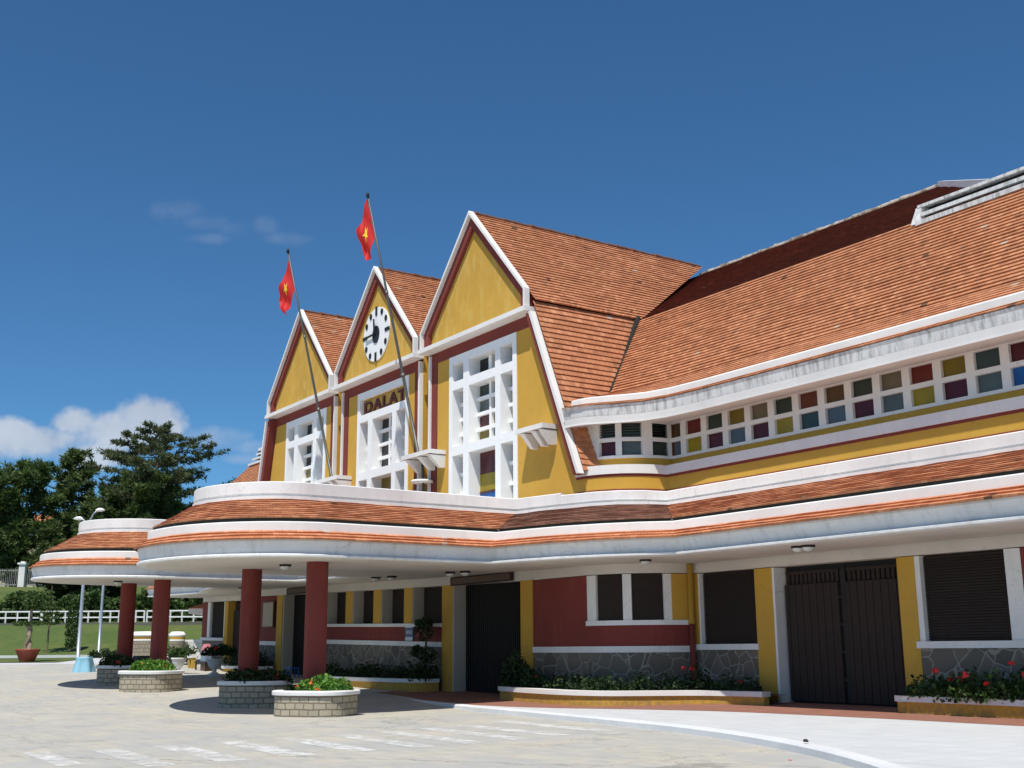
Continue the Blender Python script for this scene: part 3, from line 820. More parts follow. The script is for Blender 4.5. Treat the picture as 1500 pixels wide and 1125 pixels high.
    # main lower slope with a flared foot
    e = MB(); tile_strip(e, er_(.30, 9.30), P3([(x,y,9.88) for x, y in et]), 6, .026, 1.3)
    tile_strip(e, P3([(x,y,9.88) for x, y in et]), P3([(x,y,13.1) for x, y in ek]), 28, .05, .9, .009)
    if not mir:
        RF = bpart('main_roof', e, [TILE], None, False)
        # upper slope, colour darkened for the shaded tile butts; ends at a hip near the vent
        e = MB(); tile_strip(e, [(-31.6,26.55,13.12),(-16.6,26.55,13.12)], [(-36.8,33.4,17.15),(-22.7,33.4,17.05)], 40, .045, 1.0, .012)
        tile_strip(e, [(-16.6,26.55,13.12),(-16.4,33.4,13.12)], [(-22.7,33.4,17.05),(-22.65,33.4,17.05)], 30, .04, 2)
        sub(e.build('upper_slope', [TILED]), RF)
        e = MB(); ridge_tiles(e, (-34.8,33.4,17.16), (-22.7,33.4,17.10), .12, .42); sub(e.build('ridge_tiles', [plaster('mortar_ridge', (.46,.40,.34), .9, (.12,.08,.05), streak=(1.8,1.8,1.8), lo=.45, hi=.6)]), RF)
        e = MB(); e.bar((-22.75,33.35,17.08), (-16.3,26.9,13.42), .25, .24, 0); sub(e.build('hip_curb', [WHITE2]), RF)
        e = MB(); e.tube([(-29.6,24.0,9.93),(-30.2,25.15,11.38),(-30.9,26.45,13.2)], [.05,.055,.10], 6)
        sub(e.build('valley_flashing', [plain('dark_lead_flashing', (.010,.009,.008), .9, 0, .2, 4, 0)]), RF)
        # back slope closing the roof
        e = MB(); e.face([(-50.2,33.4,17.1),(-22.7,33.4,17.0),(-10,43.2,9.0),(-74,43.2,9.0)]); e.face([(-22.7,33.4,17.0),(-16.5,26.6,13.1),(-6,26.6,13.1),(-6,43.2,9.0),(-10,43.2,9.0)])
        sub(e.build('back_slope', [TILE]), RF)
        # louvred vent along the knee of the roof
        e = MB(); xa, xb = -18.75, -6.2
        def sl_(y0, z0, y1, z1, th, mi, dx=0):
            e.hexa([(xa+dx,y0,z0),(xb,y0,z0),(xb,y1,z1),(xa+dx,y1,z1),(xa+dx,y0,z0+th),(xb,y0,z0+th),(xb,y1,z1+th),(xa+dx,y1,z1+th)], mi)
        e.box(xa, xb, 26.75, 27.5, 12.95, 13.5, 1)
        sl_(26.28, 12.90, 26.74, 13.02, .13, 2, -.12)
        sl_(26.40, 13.17, 26.74, 13.24, .10, 2)
        sl_(26.42, 13.44, 28.2, 13.70, .08, 0, -.1)
        e.hexa([(xa-.28,26.3,12.96),(xa,26.3,12.96),(xa,27.4,12.96),(xa-.28,27.4,12.96),(xa-.16,26.44,13.46),(xa+.04,26.44,13.46),(xa+.04,27.4,13.46),(xa-.16,27.4,13.46)], 0)
        sub(e.build('roof_vent', [STAIN, DARK, STAIN]), RF)
    else:
        # left wing roof: lower slope hipped at its far end, with a louvred vent
        e = MB()
        tile_strip(e, [(-58.6,23.5,9.35),(-69.6,23.5,9.35)], [(-55.6,26.5,12.75),(-67.9,26.5,12.75)], 26, .042, 1.3)
        e.face([(-69.6,23.5,9.35),(-67.9,26.5,12.75),(-60.5,33.4,17.0),(-74,43,9.0)], 0)
        e.face([(-55.6,26.5,12.75),(-67.9,26.5,12.75),(-60.5,33.4,17.0),(-50.2,33.4,17.0)], 0)
        RF = bpart('main_roof', e, [TILE], None, False)
        e = MB(); xa, xb = -67.6, -60.6
        e.box(xa-.2, xb, 26.2, 26.5, 12.62, 12.74, 0)
        e.box(xa+.4, xb-.1, 26.6, 27.4, 12.74, 13.5, 1)
        for j in range(2):
            z = 12.92 + j*.27; e.hexa([(xa+.4*j+.2,26.3+.08*j,z),(xb-.4,26.3+.08*j,z),(xb-.4,26.6,z+.05),(xa+.4*j+.2,26.6,z+.05),(xa+.4*j+.2,26.3+.08*j,z+.1),(xb-.4,26.3+.08*j,z+.1),(xb-.4,26.6,z+.12),(xa+.4*j+.2,26.6,z+.12)], 2)
        e.box(xa+.9, xb+1.6, 26.4, 28.2, 13.42, 13.58, 0)
        e.hexa([(xb-.5,26.25,12.66),(xb-.3,26.25,12.66),(xb+.1,26.9,12.66),(xb-.1,26.9,12.66),(xb,26.45,13.42),(xb+.2,26.45,13.42),(xb+.3,26.9,13.42),(xb+.1,26.9,13.42)], 0)
        sub(e.build('roof_vent', [WHITE2, DARK, WHITE]), RF)
upper_wing(False); upper_wing(True)

# ---------- gables
def poly_ring(mb, outer, inner, y0, y1, mi):
    # extruded frame between two open polylines (same length) in the x-z plane
    n = len(outer)
    for i in range(n-1):
        a, b, c_, d = outer[i], outer[i+1], inner[i+1], inner[i]
        mb.hexa([(a[0],y0,a[1]),(b[0],y0,b[1]),(b[0],y1,b[1]),(a[0],y1,a[1]),(d[0],y0,d[1]),(c_[0],y0,c_[1]),(c_[0],y1,c_[1]),(d[0],y1,d[1])], mi)
FY, WY = 21.65, 22.1
def gable(cx, kind):
    g = MB()
    # triangle
    outer = [(cx-3.62,12.95),(cx-3.62,13.62),(cx,17.58),(cx+3.62,13.62),(cx+3.62,12.95)]
    i1 = [(cx-3.52,12.95),(cx-3.52,13.59),(cx,17.43),(cx+3.52,13.59),(cx+3.52,12.95)]
    i2 = [(cx-3.17,12.95),(cx-3.17,13.48),(cx,16.92),(cx+3.17,13.48),(cx+3.17,12.95)]
    poly_ring(g, outer, i1, FY, 21.86, 1)
    poly_ring(g, i1, i2, 21.80, 22.1, 2)
    g.face([(x,21.95,z) for x, z in i2], 3)
    # beam
    g.box(cx-3.68, cx+3.68, FY-.06, 22.1, 12.79, 12.955, 1)
    # wall below
    xl, xr = cx-3.5, cx+3.5
    wl = (cx-2.05+.2, cx+2.45)
    wl = (cx-2.05, cx+2.48)
    zb = 5.7
    flareR = kind == 'R'; flareL = kind == 'L'
    # yellow wall left and right of the window, red below the beam
    def quadw(xa0, xa1, xb0, xb1, z0, z1, y, mi):   # (x at z0, x at z1) for both sides
        g.face([(xa0,y,z0),(xb0,y,z0),(xb1,y,z1),(xa1,y,z1)], mi)
    RX = (lambda z: cx+3.95 + (12.7-z)*.43) if flareR else (lambda z: xr)
    LX = (lambda z: cx-3.75 - (12.7-z)*.23) if flareL else (lambda z: xl)
    ztop = 13.1
    # wall solid pieces with depth
    zR = 6.86 if flareR else zb
    if flareR: g.box(wl[1], cx+5.95, WY, WY+.7, zb, 6.86, 0)
    for a0, a1, b0, b1, z0, z1, mi in ((LX(zb)+.55, LX(12.36)+.55, wl[0], wl[0], zb, 12.36, 0), (wl[1], wl[1], RX(zR)-.4, RX(12.36)-.4, zR, 12.36, 0)):
        g.hexa([(a0,WY,z0),(b0,WY,z0),(b0,WY+.7,z0),(a0,WY+.7,z0),(a1,WY,z1),(b1,WY,z1),(b1,WY+.7,z1),(a1,WY+.7,z1)], mi)
    g.box(LX(12.55)+.25, RX(12.55)-.25, WY-.012, WY+.5, 12.36, ztop, 2)
    # trims (white outer, red inner) on both sides
    for side, F in ((-1, LX), (1, RX)):
        fl = (flareR and side > 0) or (flareL and side < 0)
        zq = 6.86 if (flareR and side > 0) else zb
        o0, o1 = F(zq), F(12.7)
        if fl:
            yy0, yy1 = FY, FY+.22
            w1_, w2_ = .13, .40
        else:
            yy0, yy1 = WY-.10, WY+.75; w1_, w2_ = .12, .50
        s = -side
        def tri(xa, xb, y0, y1, mi):
            pa = [(o0+s*xa, y0, zq), (o0+s*xb, y0, zq), (o0+s*xb, y1, zq), (o0+s*xa, y1, zq), (o1+s*xa, y0, 12.7), (o1+s*xb, y0, 12.7), (o1+s*xb, y1, 12.7), (o1+s*xa, y1, 12.7)]
            g.hexa(pa, mi)
        tri(0, w1_, yy0, yy1, 1); tri(w1_, w2_+.02, (yy0+.10) if fl else WY-.02, WY+.12 if fl else yy1-.002, 2)
        if not fl:   # yellow return wall
            x = F(9) - s*.001
            g.box(x - .002 if side > 0 else x-.01, x + .01 if side > 0 else x+.002, WY+.06, WY+1.2, zb, 13.5, 0)
    o = bpart('gable', g, [YEL, WHITE, RED, YELLOW2], None, False)
    # window: deep concrete grid
    f = MB(); names = sorted(PC); mats = [WHITEP] + [glass(n, PC[n]) for n in names]
    a, b = wl; W = b-a; dep = .50; y0 = WY-.03; y1 = WY+dep
    cols = [(0,.055),(.225,.31),(.70,.775),(.945,1.0)]
    zt = 12.36; r = [(12.05,12.36),(11.05,11.37),(8.55,8.89)]
    if kind == 'C':
        cols2 = [(0,.05),(.95,1.0)]
    zl = 5.8
    def cc(p): return a + W*p
    for i, (p, q) in enumerate(cols):
        if kind == 'C' and i in (1, 2): f.box(cc(p), cc(q), y0, y1, zl, 11.05, 0)
        else: f.box(cc(p), cc(q), y0, y1, zl, zt, 0)
    ops = [(cc(cols[i][1]), cc(cols[i+1][0])) for i in range(3)]
    for za, zb_ in r:
        if kind == 'C' and za in (12.05, 11.05):
            f.box(cc(.055), cc(.945), y0+.003, y1-.003, za, zb_, 0)
        else:
            for (p, q) in ops: f.box(p, q, y0+.003, y1-.003, za, zb_, 0)
    # panes
    def pane(xa, xb, za, zb_, nm, y=None):
        y = y or y1-.03
        f.face([(xa,y,za),(xb,y,za),(xb,y,zb_),(xa,y,zb_)], 1+names.index(nm))
    def bars(xa, xb, za, zb_, nx, nz, colors, bw=.13):
        wx = (xb-xa-bw*(nx-1))/nx; wz = (zb_-za-bw*(nz-1))/nz
        for i in range(nx-1): f.box(xa+wx*(i+1)+bw*i, xa+wx*(i+1)+bw*(i+1), y1-.16, y1-.02, za, zb_, 0)
        for j in range(nz-1): f.box(xa, xb, y1-.157, y1-.023, za+wz*(j+1)+bw*j, za+wz*(j+1)+bw*(j+1), 0)
        k = 0
        for j in range(nz):
            for i in range(nx):
                pane(xa+(wx+bw)*i, xa+(wx+bw)*i+wx, za+(wz+bw)*j, za+(wz+bw)*j+wz, colors[k % len(colors)]); k += 1
    m0, m1 = ops[1]
    if kind != 'C':
        for (p, q) in (ops[0], ops[2]): pane(p, q, 11.37, 12.05, 'black')
        bars(m0, m1, 11.37, 12.05, 2, 1, ['black','ochre'], .2)
    else:
        f.face([(cc(.05),y1-.01,11.37),(cc(.95),y1-.01,11.37),(cc(.95),y1-.01,12.05),(cc(.05),y1-.01,12.05)], 0)
    for (p, q) in (ops[0], ops[2]):
        bars(p, q, 8.89, 11.05, 1, 4, ['grey','dred','tan','black']); bars(p, q, zl, 8.55, 1, 4, ['grey','tan','dgreen'])
    bars(m0, m1, 8.89, 11.05, 2, 4, {'R':['ochre','grey','dred','ochre','grey','dred','dgreen','grey'],'C':['black','dgreen','black','black','grey','black','black','dgreen'],'L':['dgreen','black','ochre','dgreen','black','grey','black','black']}[kind])
    f.face([(m0,y1-.03,7.75),(m1,y1-.03,7.75),(m1,y1-.03,8.55),(m0,y1-.03,8.55)], 1+names.index('dred' if kind == 'R' else 'ochre'))
    pane(m0, m1, 7.12, 7.75, 'yellow' if kind == 'R' else 'dred'); pane(m0, m1, 6.5, 7.06, 'blue'); pane(m0, m1, zl, 6.5, 'red')
    f.box(m0, m1, y1-.06, y1-.02, 7.06, 7.12, 1+names.index('rbrown')) if kind == 'R' else None
    o2 = f.build('gable_window', mats); o2.parent = o
    # roof slopes
    t = MB()
    yb = lambda z: 26.55 + (z-13.12)*(6.85/4.08)
    for s in (-1, 1):
        e0, e1 = (cx+s*3.60, 13.66), (cx, 17.50)
        if (s > 0 and flareR) or (s < 0 and flareL): e0 = (cx+s*3.92, 13.14)
        tile_strip(t, [(e0[0],21.86,e0[1]),(e0[0],yb(e0[1]),e0[1])], [(e1[0],21.86,e1[1]),(e1[0],33.5,e1[1])], 30, .05, .9, .009)
    if flareR:
        tile_strip(t, [(cx+3.95+5.75*.43,FY+.21,6.95),(cx+3.95+5.75*.43,24.6,6.95)], [(cx+3.80,FY+.21,13.12),(cx+3.84,26.5,13.12)], 31, .05, 1.0)
    if flareL:
        tile_strip(t, [(cx-3.75-5.75*.23,FY+.21,6.95),(cx-3.75-5.75*.23,24.6,6.95)], [(cx-3.7,FY+.21,13.12),(cx-3.7,26.4,13.12)], 31, .042, 1.0)
    o3 = t.build('gable_roof', [TILE]); o3.parent = o
    t = MB(); ridge_tiles(t, (cx,21.9,17.50), (cx,33.3,17.5), .12, .42); o4 = t.build('ridge_tiles', [TILE]); o4.parent = o
    return o
GC = (-34.8, -42.5, -50.2)
gR = gable(GC[0], 'R'); gC = gable(GC[1], 'C'); gL = gable(GC[2], 'L')
for cx in (-38.65, -46.35):
    w = MB(); w.box(cx-.5, cx+.5, 22.75, 22.95, 5.7, 13.45, 0)
    w.hexa([(cx-.45,22.1,13.35),(cx+.45,22.1,13.35),(cx+.45,28,13.35),(cx-.45,28,13.35),(cx-.45,22.1,13.5),(cx+.45,22.1,13.5),(cx+.45,28,13.5),(cx-.45,28,13.5)], 1)
    bpart('gable_gap_wall', w, [YEL, WHITE2], None, False)

# name letters in the centre gable
f = MB(); f.box(-44.3, -40.35, 22.25, 22.33, 11.40, 12.0, 0)
for i in range(5):
    x = -44.0 + i*.76; f.box(x, x+.46, 22.19, 22.33, 12.003, 12.045, 0)
NS = bpart('name_board', f, [SIGNY], None, False)
cu = bpy.data.curves.new('letters', 'FONT'); cu.body = 'DALAT'; cu.size = .70; cu.extrude = .03; cu.space_character = 1.16; cu.offset = .018
to = bpy.data.objects.new('tmp_text', cu); COL.objects.link(to)
bpy.context.view_layer.update()
me = bpy.data.meshes.new_from_object(to.evaluated_get(bpy.context.evaluated_depsgraph_get()))
bpy.data.objects.remove(to)
xs = [v.co.x for v in me.vertices]; wd = max(xs)-min(xs)
for v in me.vertices:
    v.co = ((-44.15 + (v.co.x-min(xs))*3.65/wd), 22.22 - v.co.z, 11.44 + v.co.y)
me.materials.clear(); me.materials.append(SIGNR)
o = bpy.data.objects.new('letters', me); COL.objects.link(o); o.parent = NS

# clock on the centre gable
f = MB(); cxk, czk = -42.6, 14.62
R_ = 1.17; n = 48
rim = [(cxk+R_*cos(2*pi*i/n), 21.9, czk+R_*sin(2*pi*i/n)) for i in range(n)]
f.face(rim, 0); f.strip(rim+[rim[0]], [(x,21.96,z) for x, y, z in rim+[rim[0]]], 0)
CK = bpart('clock_face', f, [WHITEP], None, False)
for h in range(12):
    f = MB(); a = pi/2 - 2*pi*h/12; r_ = R_*.86; c0 = (cxk+r_*cos(a), czk+r_*sin(a))
    if h % 3 == 0:
        L, wv = .20, .075
        d = (cos(a), sin(a)); q = (-d[1], d[0])
        P = [(c0[0]+d[0]*L*i*(1.0)+q[0]*wv*j, c0[1]+d[1]*L*i+q[1]*wv*j) for i, j in ((-1,-1),(1,-1),(1,1),(-1,1))]
    else:
        P = [(c0[0]+.10*cos(t), c0[1]+.135*sin(t)) for t in [2*pi*i/12 for i in range(12)]]
    f.face([(x,21.87,z) for x, z in P], 0); f.strip([(x,21.87,z) for x, z in P+[P[0]]], [(x,21.9,z) for x, z in P+[P[0]]], 0)
    o = f.build('hour_mark', [BLK]); o.parent = CK
f = MB(); P = [(cxk+.30*cos(2*pi*i/24), czk-.02+.38*sin(2*pi*i/24)) for i in range(24)]
f.face([(x,21.865,z) for x, z in P], 0); f.strip([(x,21.865,z) for x, z in P+[P[0]]], [(x,21.9,z) for x, z in P+[P[0]]], 0)
o = f.build('clock_hub', [BLK]); o.parent = CK
f = MB(); f.bar((cxk,21.82,czk), (cxk-.88,21.82,czk-.03), .05, .075, 0, (0,0,1)); o = f.build('clock_hand', [BLK]); o.parent = CK
f = MB(); f.bar((cxk,21.80,czk), (cxk-.07,21.80,czk+.66), .05, .06, 0, (1,0,0)); o = f.build('clock_hand', [BLK]); o.parent = CK

# flagpole brackets on the walls
def bracket(x0, x1, zt, yb=WY, yf=21.3):
    f = MB()
    yf += .18; f.box(x0, x1, yf, yb-.005, zt-.16, zt, 0)
    for xx in (x0+.30, (x0+x1)/2+.12, x1-.26):
        f.hexa([(xx+.03,yb-.22,zt-.66),(xx+.21,yb-.22,zt-.66),(xx+.21,yb-.004,zt-.66),(xx+.03,yb-.004,zt-.66),(xx,yf+.02,zt-.20),(xx+.24,yf+.02,zt-.20),(xx+.24,yb-.004,zt-.20),(xx,yb-.004,zt-.20)], 0)
    return bpart('wall_bracket', f, [WHITE], None, False)
bracket(-31.6, -30.0, 8.70)
bracket(-39.3, -37.1, 8.86, WY, 21.2)
bracket(-47.0, -45.0, 8.86, WY, 21.2)
for x in (-38.2, -45.9):
    f = MB(); f.lathe([(0,0),(.42,0),(.42,.1),(0,.1)], (x,21.72,7.72), 18, 0); f.lathe([(0,0),(.34,0),(.34,.1),(0,.1)], (x,21.85,6.92), 18, 0); f.tube([(x,21.8,6.95),(x,21.72,8.5)], .055, 8, 1)
    bpart('pole_socket', f, [WHITE, POLE], None, False)
bpart
S['bld'] = 1; del S['bld']

# ================================================================== FLAGPOLES, FLAGS, SIGNS
def flagpole(name_label, base, top):
    t = thing('flagpole', name_label, 'flagpole', base, 'flagpoles leaning out from the gables')
    d = V(top)-V(base)
    m = MB(); m.tube([(0,0,0), d*.30, d*.62, d], [.062,.058,.048,.032], 10, 0); o = m.build('pole', [POLE]); o.parent = t
    for q, r in ((.30,.08),(.62,.066)):
        m = MB(); m.tube([d*q-d.normalized()*.05, d*q+d.normalized()*.05], r, 10, 0); o = m.build('pole_collar', [POLE]); o.parent = t
    m = MB(); m.lathe([(0,-.12),(.05,-.10),(.07,-.02),(.06,.06),(0,.12)], tuple(d), 10, 0); o = m.build('finial', [STEEL]); o.parent = t
    return d
PB2, PT2 = (-38.25,21.55,8.87), (-38.3,19.2,18.85)
PB1, PT1 = (-45.95,21.6,8.87), (-46.0,19.2,18.82)
d2 = flagpole('grey flagpole standing between the clock gable and the nearest gable', PB2, PT2)
d1 = flagpole('grey flagpole standing between the clock gable and the farthest gable', PB1, PT1)
def flag(label, base, d, s_top, hoist, fly, dirx, folds, starc, ph):
    dn = d.normalized(); T0 = V(base) + dn*(d.length - s_top)
    def pos(u, v):   # u along the fly, v down the hoist
        h = T0 - dn*hoist*v + V((-.06,-.02,0))
        drop = V((dirx*(.45+.15*v), -.14, -1.0))
        w_ = sin(u*9 + v*5 + ph)*.10*u**.5 + sin(u*17 - v*7 + ph)*.04*u
        p = h + drop*fly*u*(1 - .38*v*u) + V((.35*w_, -w_, .05*w_)) + V((dirx*.35*(1-v)*u*(1-u), 0, 0))
        return p
    n = 22; m = MB(); b0 = 0
    m.v = [tuple(pos(i/n, j/n)) for i in range(n+1) for j in range(n+1)]
    for i in range(n):
        for j in range(n):
            a = i*(n+1)+j; m.f.append((a,a+1,a+n+2,a+n+1)); m.m.append(0); m.uv.append(None); m.sm.append(True)
    t = thing('flag', label, 'flag', tuple(T0), 'flags with yellow stars', world=True)
    o = m.build('cloth', [FLAGR]); o.parent = t; o.matrix_parent_inverse = Matrix.Translation(-T0)
    su, sv, rr_ = starc
    st = MB()
    pts = []
    for k in range(10):
        r = rr_ if k % 2 == 0 else rr_*.40
        a = pi/2 + k*pi/5
        pts.append((su + r*cos(a)*.72, sv - r*sin(a)))
    for sgn in (-1, 1):
        def q(uv): 
            e = .02; p = pos(*uv); nn = (pos(uv[0]+e,uv[1])-p).cross(pos(uv[0],uv[1]+e)-p).normalized()
            return p + nn*.012*sgn
        for k in range(10):
            A, B = pts[k], pts[(k+1) % 10]; C_ = (su, sv)
            for i in range(4):
                for s0, s1 in ((i/4, (i+1)/4),):
                    st.face([q(lerp(C_,A,s0)) , q(lerp(C_,A,s1)), q(lerp(C_,B,s1)), q(lerp(C_,B,s0))] if s0 > 0 else [q(C_), q(lerp(C_,A,s1)), q(lerp(C_,B,s1))])
    o2 = st.build('star', [FLAGY]); o2.parent = t; o2.matrix_parent_inverse = Matrix.Translation(-T0)
flag('limp red flag with its yellow star showing, on the taller-looking right flagpole', PB2, d2, .12, 1.6, 1.55, -.52, 2, (.45,.50,.22), .4)
flag('limp red flag folded over its star, on the left flagpole by the farthest gable', PB1, d1, .42, 1.4, 1.7, -.75, 2, (.40,.45,.19), 2.2)

for lab, xa, xb, zz in (('long brown wooden signboard above the door nearest the corner bay', -35.75, -32.0, 0), ('brown wooden signboard above the farther door, partly behind a red column', -50.2, -46.95, .27)):
    t = thing('signboard', lab, 'sign', ((xa+xb)/2, 21.6, 3.77+zz), 'wooden signboards above the doors')
    m = MB(); L = (xb-xa)/2; m.box(-L, L, -.06, .06, 0, .25, 0); o = m.build('board', [WOODL]); o.parent = t
    m = MB(); 
    for z0, z1 in ((-.02,.02),(.23,.27)): m.box(-L-.03, L+.03, -.075, .06, z0, z1, 0)
    for x in (-L-.015, L+.015): m.box(x-.02, x+.02, -.074, .06, .02, .23, 0)
    o = m.build('frame', [WOOD]); o.parent = t
t = thing('wall_sign', 'small navy and white enamel sign on the maroon wall under the shutters', 'sign', (-38.95,21.66,1.78+lift(-38.95)))
m = MB(); m.box(-.30,.30,-.02,.03,-.02,.62,0); o = m.build('plate', [NAVY]); o.parent = t
m = MB(); m.box(-.28,.28,-.026,-.02,.47,.60,0); m.box(-.28,.28,-.026,-.02,.0,.13,0)
for i in range(5): 
    x = -.2+i*.09; m.box(x, x+.045, -.026, -.02, .24, .37, 0)
o = m.build('lettering', [plain('grey_white_enamel', (.55,.58,.62), .4)]); o.parent = t
t = thing('notice_board', 'pale framed notice board on the maroon wall beside the farther door', 'notice board', (-52.6,21.66,2.3+lift(-52.6)))
m = MB(); m.box(-.62,.62,-.03,.03,0,1.1,0); o = m.build('panel', [plain('beige_notice_paper', (.42,.33,.24), .7)]); o.parent = t
m = MB()
for z0, z1 in ((-.05,0),(1.1,1.15)): m.box(-.67,.67,-.045,.03,z0,z1,0)
for x in (-.645,.645): m.box(x-.025,x+.025,-.044,.03,0,1.1,0)
o = m.build('frame', [WOODL]); o.parent = t

# ================================================================== PLANTING AGAINST THE WALL
def bed(label, pts, z0, zt, ends, name='planter_bed'):
    t = thing(name, label, 'planter', (pts[0][0], pts[0][1], z0), 'wall planters', world=True)
    P = [V((x,y,0)) for x, y in pts]; P = resub(P, 5); Q = [(p.x,p.y) for p in P]
    m = MB(); sweep_wall(m, Q, z0-.6, zt-.13, 0, 0, .22); 
    o = m.build('planter_wall', [YEL]); setpar(o, t)
    m = MB(); sweep_wall(m, Q, zt-.13, zt, 0, .06, .30)
    o = m.build('coping', [WHITE]); setpar(o, t)
    m = MB(); m.face([(x, y+.15, zt-.10) for x, y in Q] + ends_(ends, zt-.10), 0); o = m.build('soil', [SOIL]); setpar(o, t)
    return Q
def ends_(e, z): return [(x,y,z) for x, y in e]
def bed_plants(label, area, z, n, hmax, mats, size=.11, nf=0, name='bed_plants'):
    # area: list of (x, y, radius, height) clumps
    m = MB()
    tot = sum(a[2]*a[2]*a[3] for a in area)
    for (x, y, r, h) in area:
        k = int(n * r*r*h / tot) + 1
        for i in range(k):
            a = RN.uniform(0, 2*pi); rr_ = r*sqrt(RN.random()); zz = h * RN.random()**.8 * (1 - .55*(rr_/r)**2) * RN.uniform(.6,1.1)
            m.leaf((x+rr_*cos(a), y+rr_*sin(a), z+zz), size, .75, 0)
    for i in range(nf):
        x, y, r, h = RN.choice(area); a = RN.uniform(-pi, 0); rr_ = r*RN.uniform(.3,1)
        p = (x+rr_*cos(a)*.8, y+rr_*sin(a), z + h*RN.uniform(.5,1.0))
        for q in range(7): m.leaf(V(p)+V((RN.uniform(-.05,.05),RN.uniform(-.05,.05),RN.uniform(-.04,.04))), .10, .9, 1)
    o = m.build(name, mats); return o
bed('low yellow planter with white coping bowing round the corner bay', [(-31.35,21.6),(-31.3,20.65),(-29.5,20.22),(-27.2,20.0),(-25.7,20.35),(-24.9,21.35),(-24.2,22.3),(-23.3,22.75),(-22.25,22.9)], 0.0, .43, [(-22.3,23.95),(-26.0,23.95),(-28.3,21.7),(-31.3,21.7)])
ar = [(-30.4+i*.62, 20.95-.02*i, .5, RN.uniform(.35,.65)) for i in range(7)] + [(-26.2,21.0,.45,.5),(-25.7,21.6,.45,.6),(-25.2,22.3,.45,.55),(-24.7,22.9,.45,.7),(-23.9,23.2,.45,.5),(-23.2,23.3,.4,.45)]
tag(bed_plants('', ar, .36, 5200, .6, [LDARK, FLOWR], .10, 4), 'low dark green bedding plants with a few red flowers round the corner bay', 'plants', 'planter greenery', 'stuff')
o = bed_plants('', [(-30.9,21.0,.5,1.25),(-30.6,20.95,.5,.9),(-30.2,21.0,.4,.65)], .36, 1500, 1.3, [LDARK, FLOWR], .13, 0, 'shrub')
tag(o, 'tall dark shrub beside the door at the end of the corner-bay planter', 'shrub')
bed('low yellow planter with white coping right of the boarded double door', [(-17.9,23.6),(-17.85,22.9),(-17.6,22.76),(-14,22.76),(-10,22.76),(-6.2,22.76)], .03, .47, [(-6.2,23.95),(-17.8,23.95)])
ar = [(-17.3+i*.62, 23.05+RN.uniform(-.1,.2), RN.uniform(.45,.6), RN.uniform(.5,.9)) for i in range(18)]
tag(bed_plants('', ar, .38, 11000, 1, [LBUSH, FLOWR], .12, 22), 'bushy geraniums with red flowers right of the boarded double door', 'plants', 'planter greenery', 'stuff')
bed('low yellow planter with white coping under the row of four shutters', [(-46.4,21.5),(-46.3,20.9),(-44,20.5),(-41,20.3),(-38.5,20.45),(-36.8,20.75),(-36.5,21.5)], .1, .55, [(-36.6,21.65),(-46.3,21.65)])
ar = [(-45.8+i*.6, 21.0+RN.uniform(-.08,.12), .5, RN.uniform(.4,.75)) for i in range(16)]
tag(bed_plants('', ar, .48, 3400, .7, [LDARK, FLOWR], .11, 0), 'dark green bedding plants in the planter under the row of four shutters', 'plants', 'planter greenery', 'stuff')
# clipped shrub against the pier
m = MB(); m.tube([(-36.93,21.2,.4),(-37.08,21.25,1.1),(-36.88,21.2,1.9),(-37.03,21.2,2.5)], [.06,.05,.04,.02], 7, 1)
for (x,y,z,r) in ((-36.93,21.2,.95,.5),(-36.73,21.15,1.35,.38),(-37.38,21.1,1.5,.28),(-37.03,21.2,2.15,.40),(-36.83,21.15,2.5,.26),(-37.28,21.2,2.45,.24),(-36.78,21.2,.6,.45)):
    for i in range(220):
        q = V((RN.gauss(0,1),RN.gauss(0,1),RN.gauss(0,1))).normalized()*r*RN.random()**.4; m.leaf((x+q.x,y+q.y,z+q.z*.8), .11, .7, 0)
tag(m.build('shrub', [LDARK, BARK]), 'dark cloud-shaped shrub against the yellow pier by the door', 'shrub')
bed('low yellow planter at the foot of the maroon wall beyond the farther door', [(-56.2,21.6),(-56.0,20.8),(-54,20.5),(-52.5,20.6),(-51.6,20.9),(-51.5,21.5)], .35, .85, [(-51.6,21.65),(-56,21.65)])
ar = [(-55.4+i*.6, 21.1, .5, RN.uniform(.5,.9)) for i in range(7)]
tag(bed_plants('', ar, .8, 1200, .8, [LDARK, FLOWR], .13, 0), 'dark bedding plants at the foot of the maroon wall beyond the farther door', 'plants', 'planter greenery', 'stuff')

# column planters
def column_planter(loc, label):
    t = thing('column_planter', label, 'planter', loc, 'stone planters round the red columns')
    n = 40; P = []
    for i in range(n+1):
        a = 2*pi*i/n; c_, s_ = cos(a), sin(a); k = (abs(c_)**3.2 + abs(s_)**3.2)**(-1/3.2)
        P.append((1.06*k*c_, .90*k*s_))
    P = P[::-1]
    ca, sa = cos(.62), sin(.62); P = [(x*ca - y*sa, x*sa + y*ca) for x, y in P]
    def off(p, d): 
        L = sqrt(p[0]**2+p[1]**2); return (p[0]*(1+d/L), p[1]*(1+d/L))
    def rg(d, z): return [off(p, d) + (z,) for p in P]
    m = MB(); m.strip(rg(-.02,-.4), rg(-.02,.66), 0, True); o = m.build('stone_wall', [BLOCK]); o.parent = t
    m = MB()
    for (a, z0), (b, z1) in zip([(-.03,.66),(.05,.665),(.055,.75),(.03,.78),(-.24,.78),(-.25,.6)], [(.05,.665),(.055,.75),(.03,.78),(-.24,.78),(-.25,.6),(-.25,.59)]): m.strip(rg(a,z0), rg(b,z1), 0, True)
    o = m.build('coping', [WHITE2]); o.parent = t
    m = MB(); m.face(rg(-.24,.66)[:-1], 0); o = m.build('soil', [SOIL]); o.parent = t
    return t
cps = [(-29.95,13.80,-.26),(-34.6,13.95,-.10),(-43.7,13.55,.10),(-48.5,14.0,.24)]
cp = column_planter(cps[0], 'stone-block planter round the nearest red column, in sun')
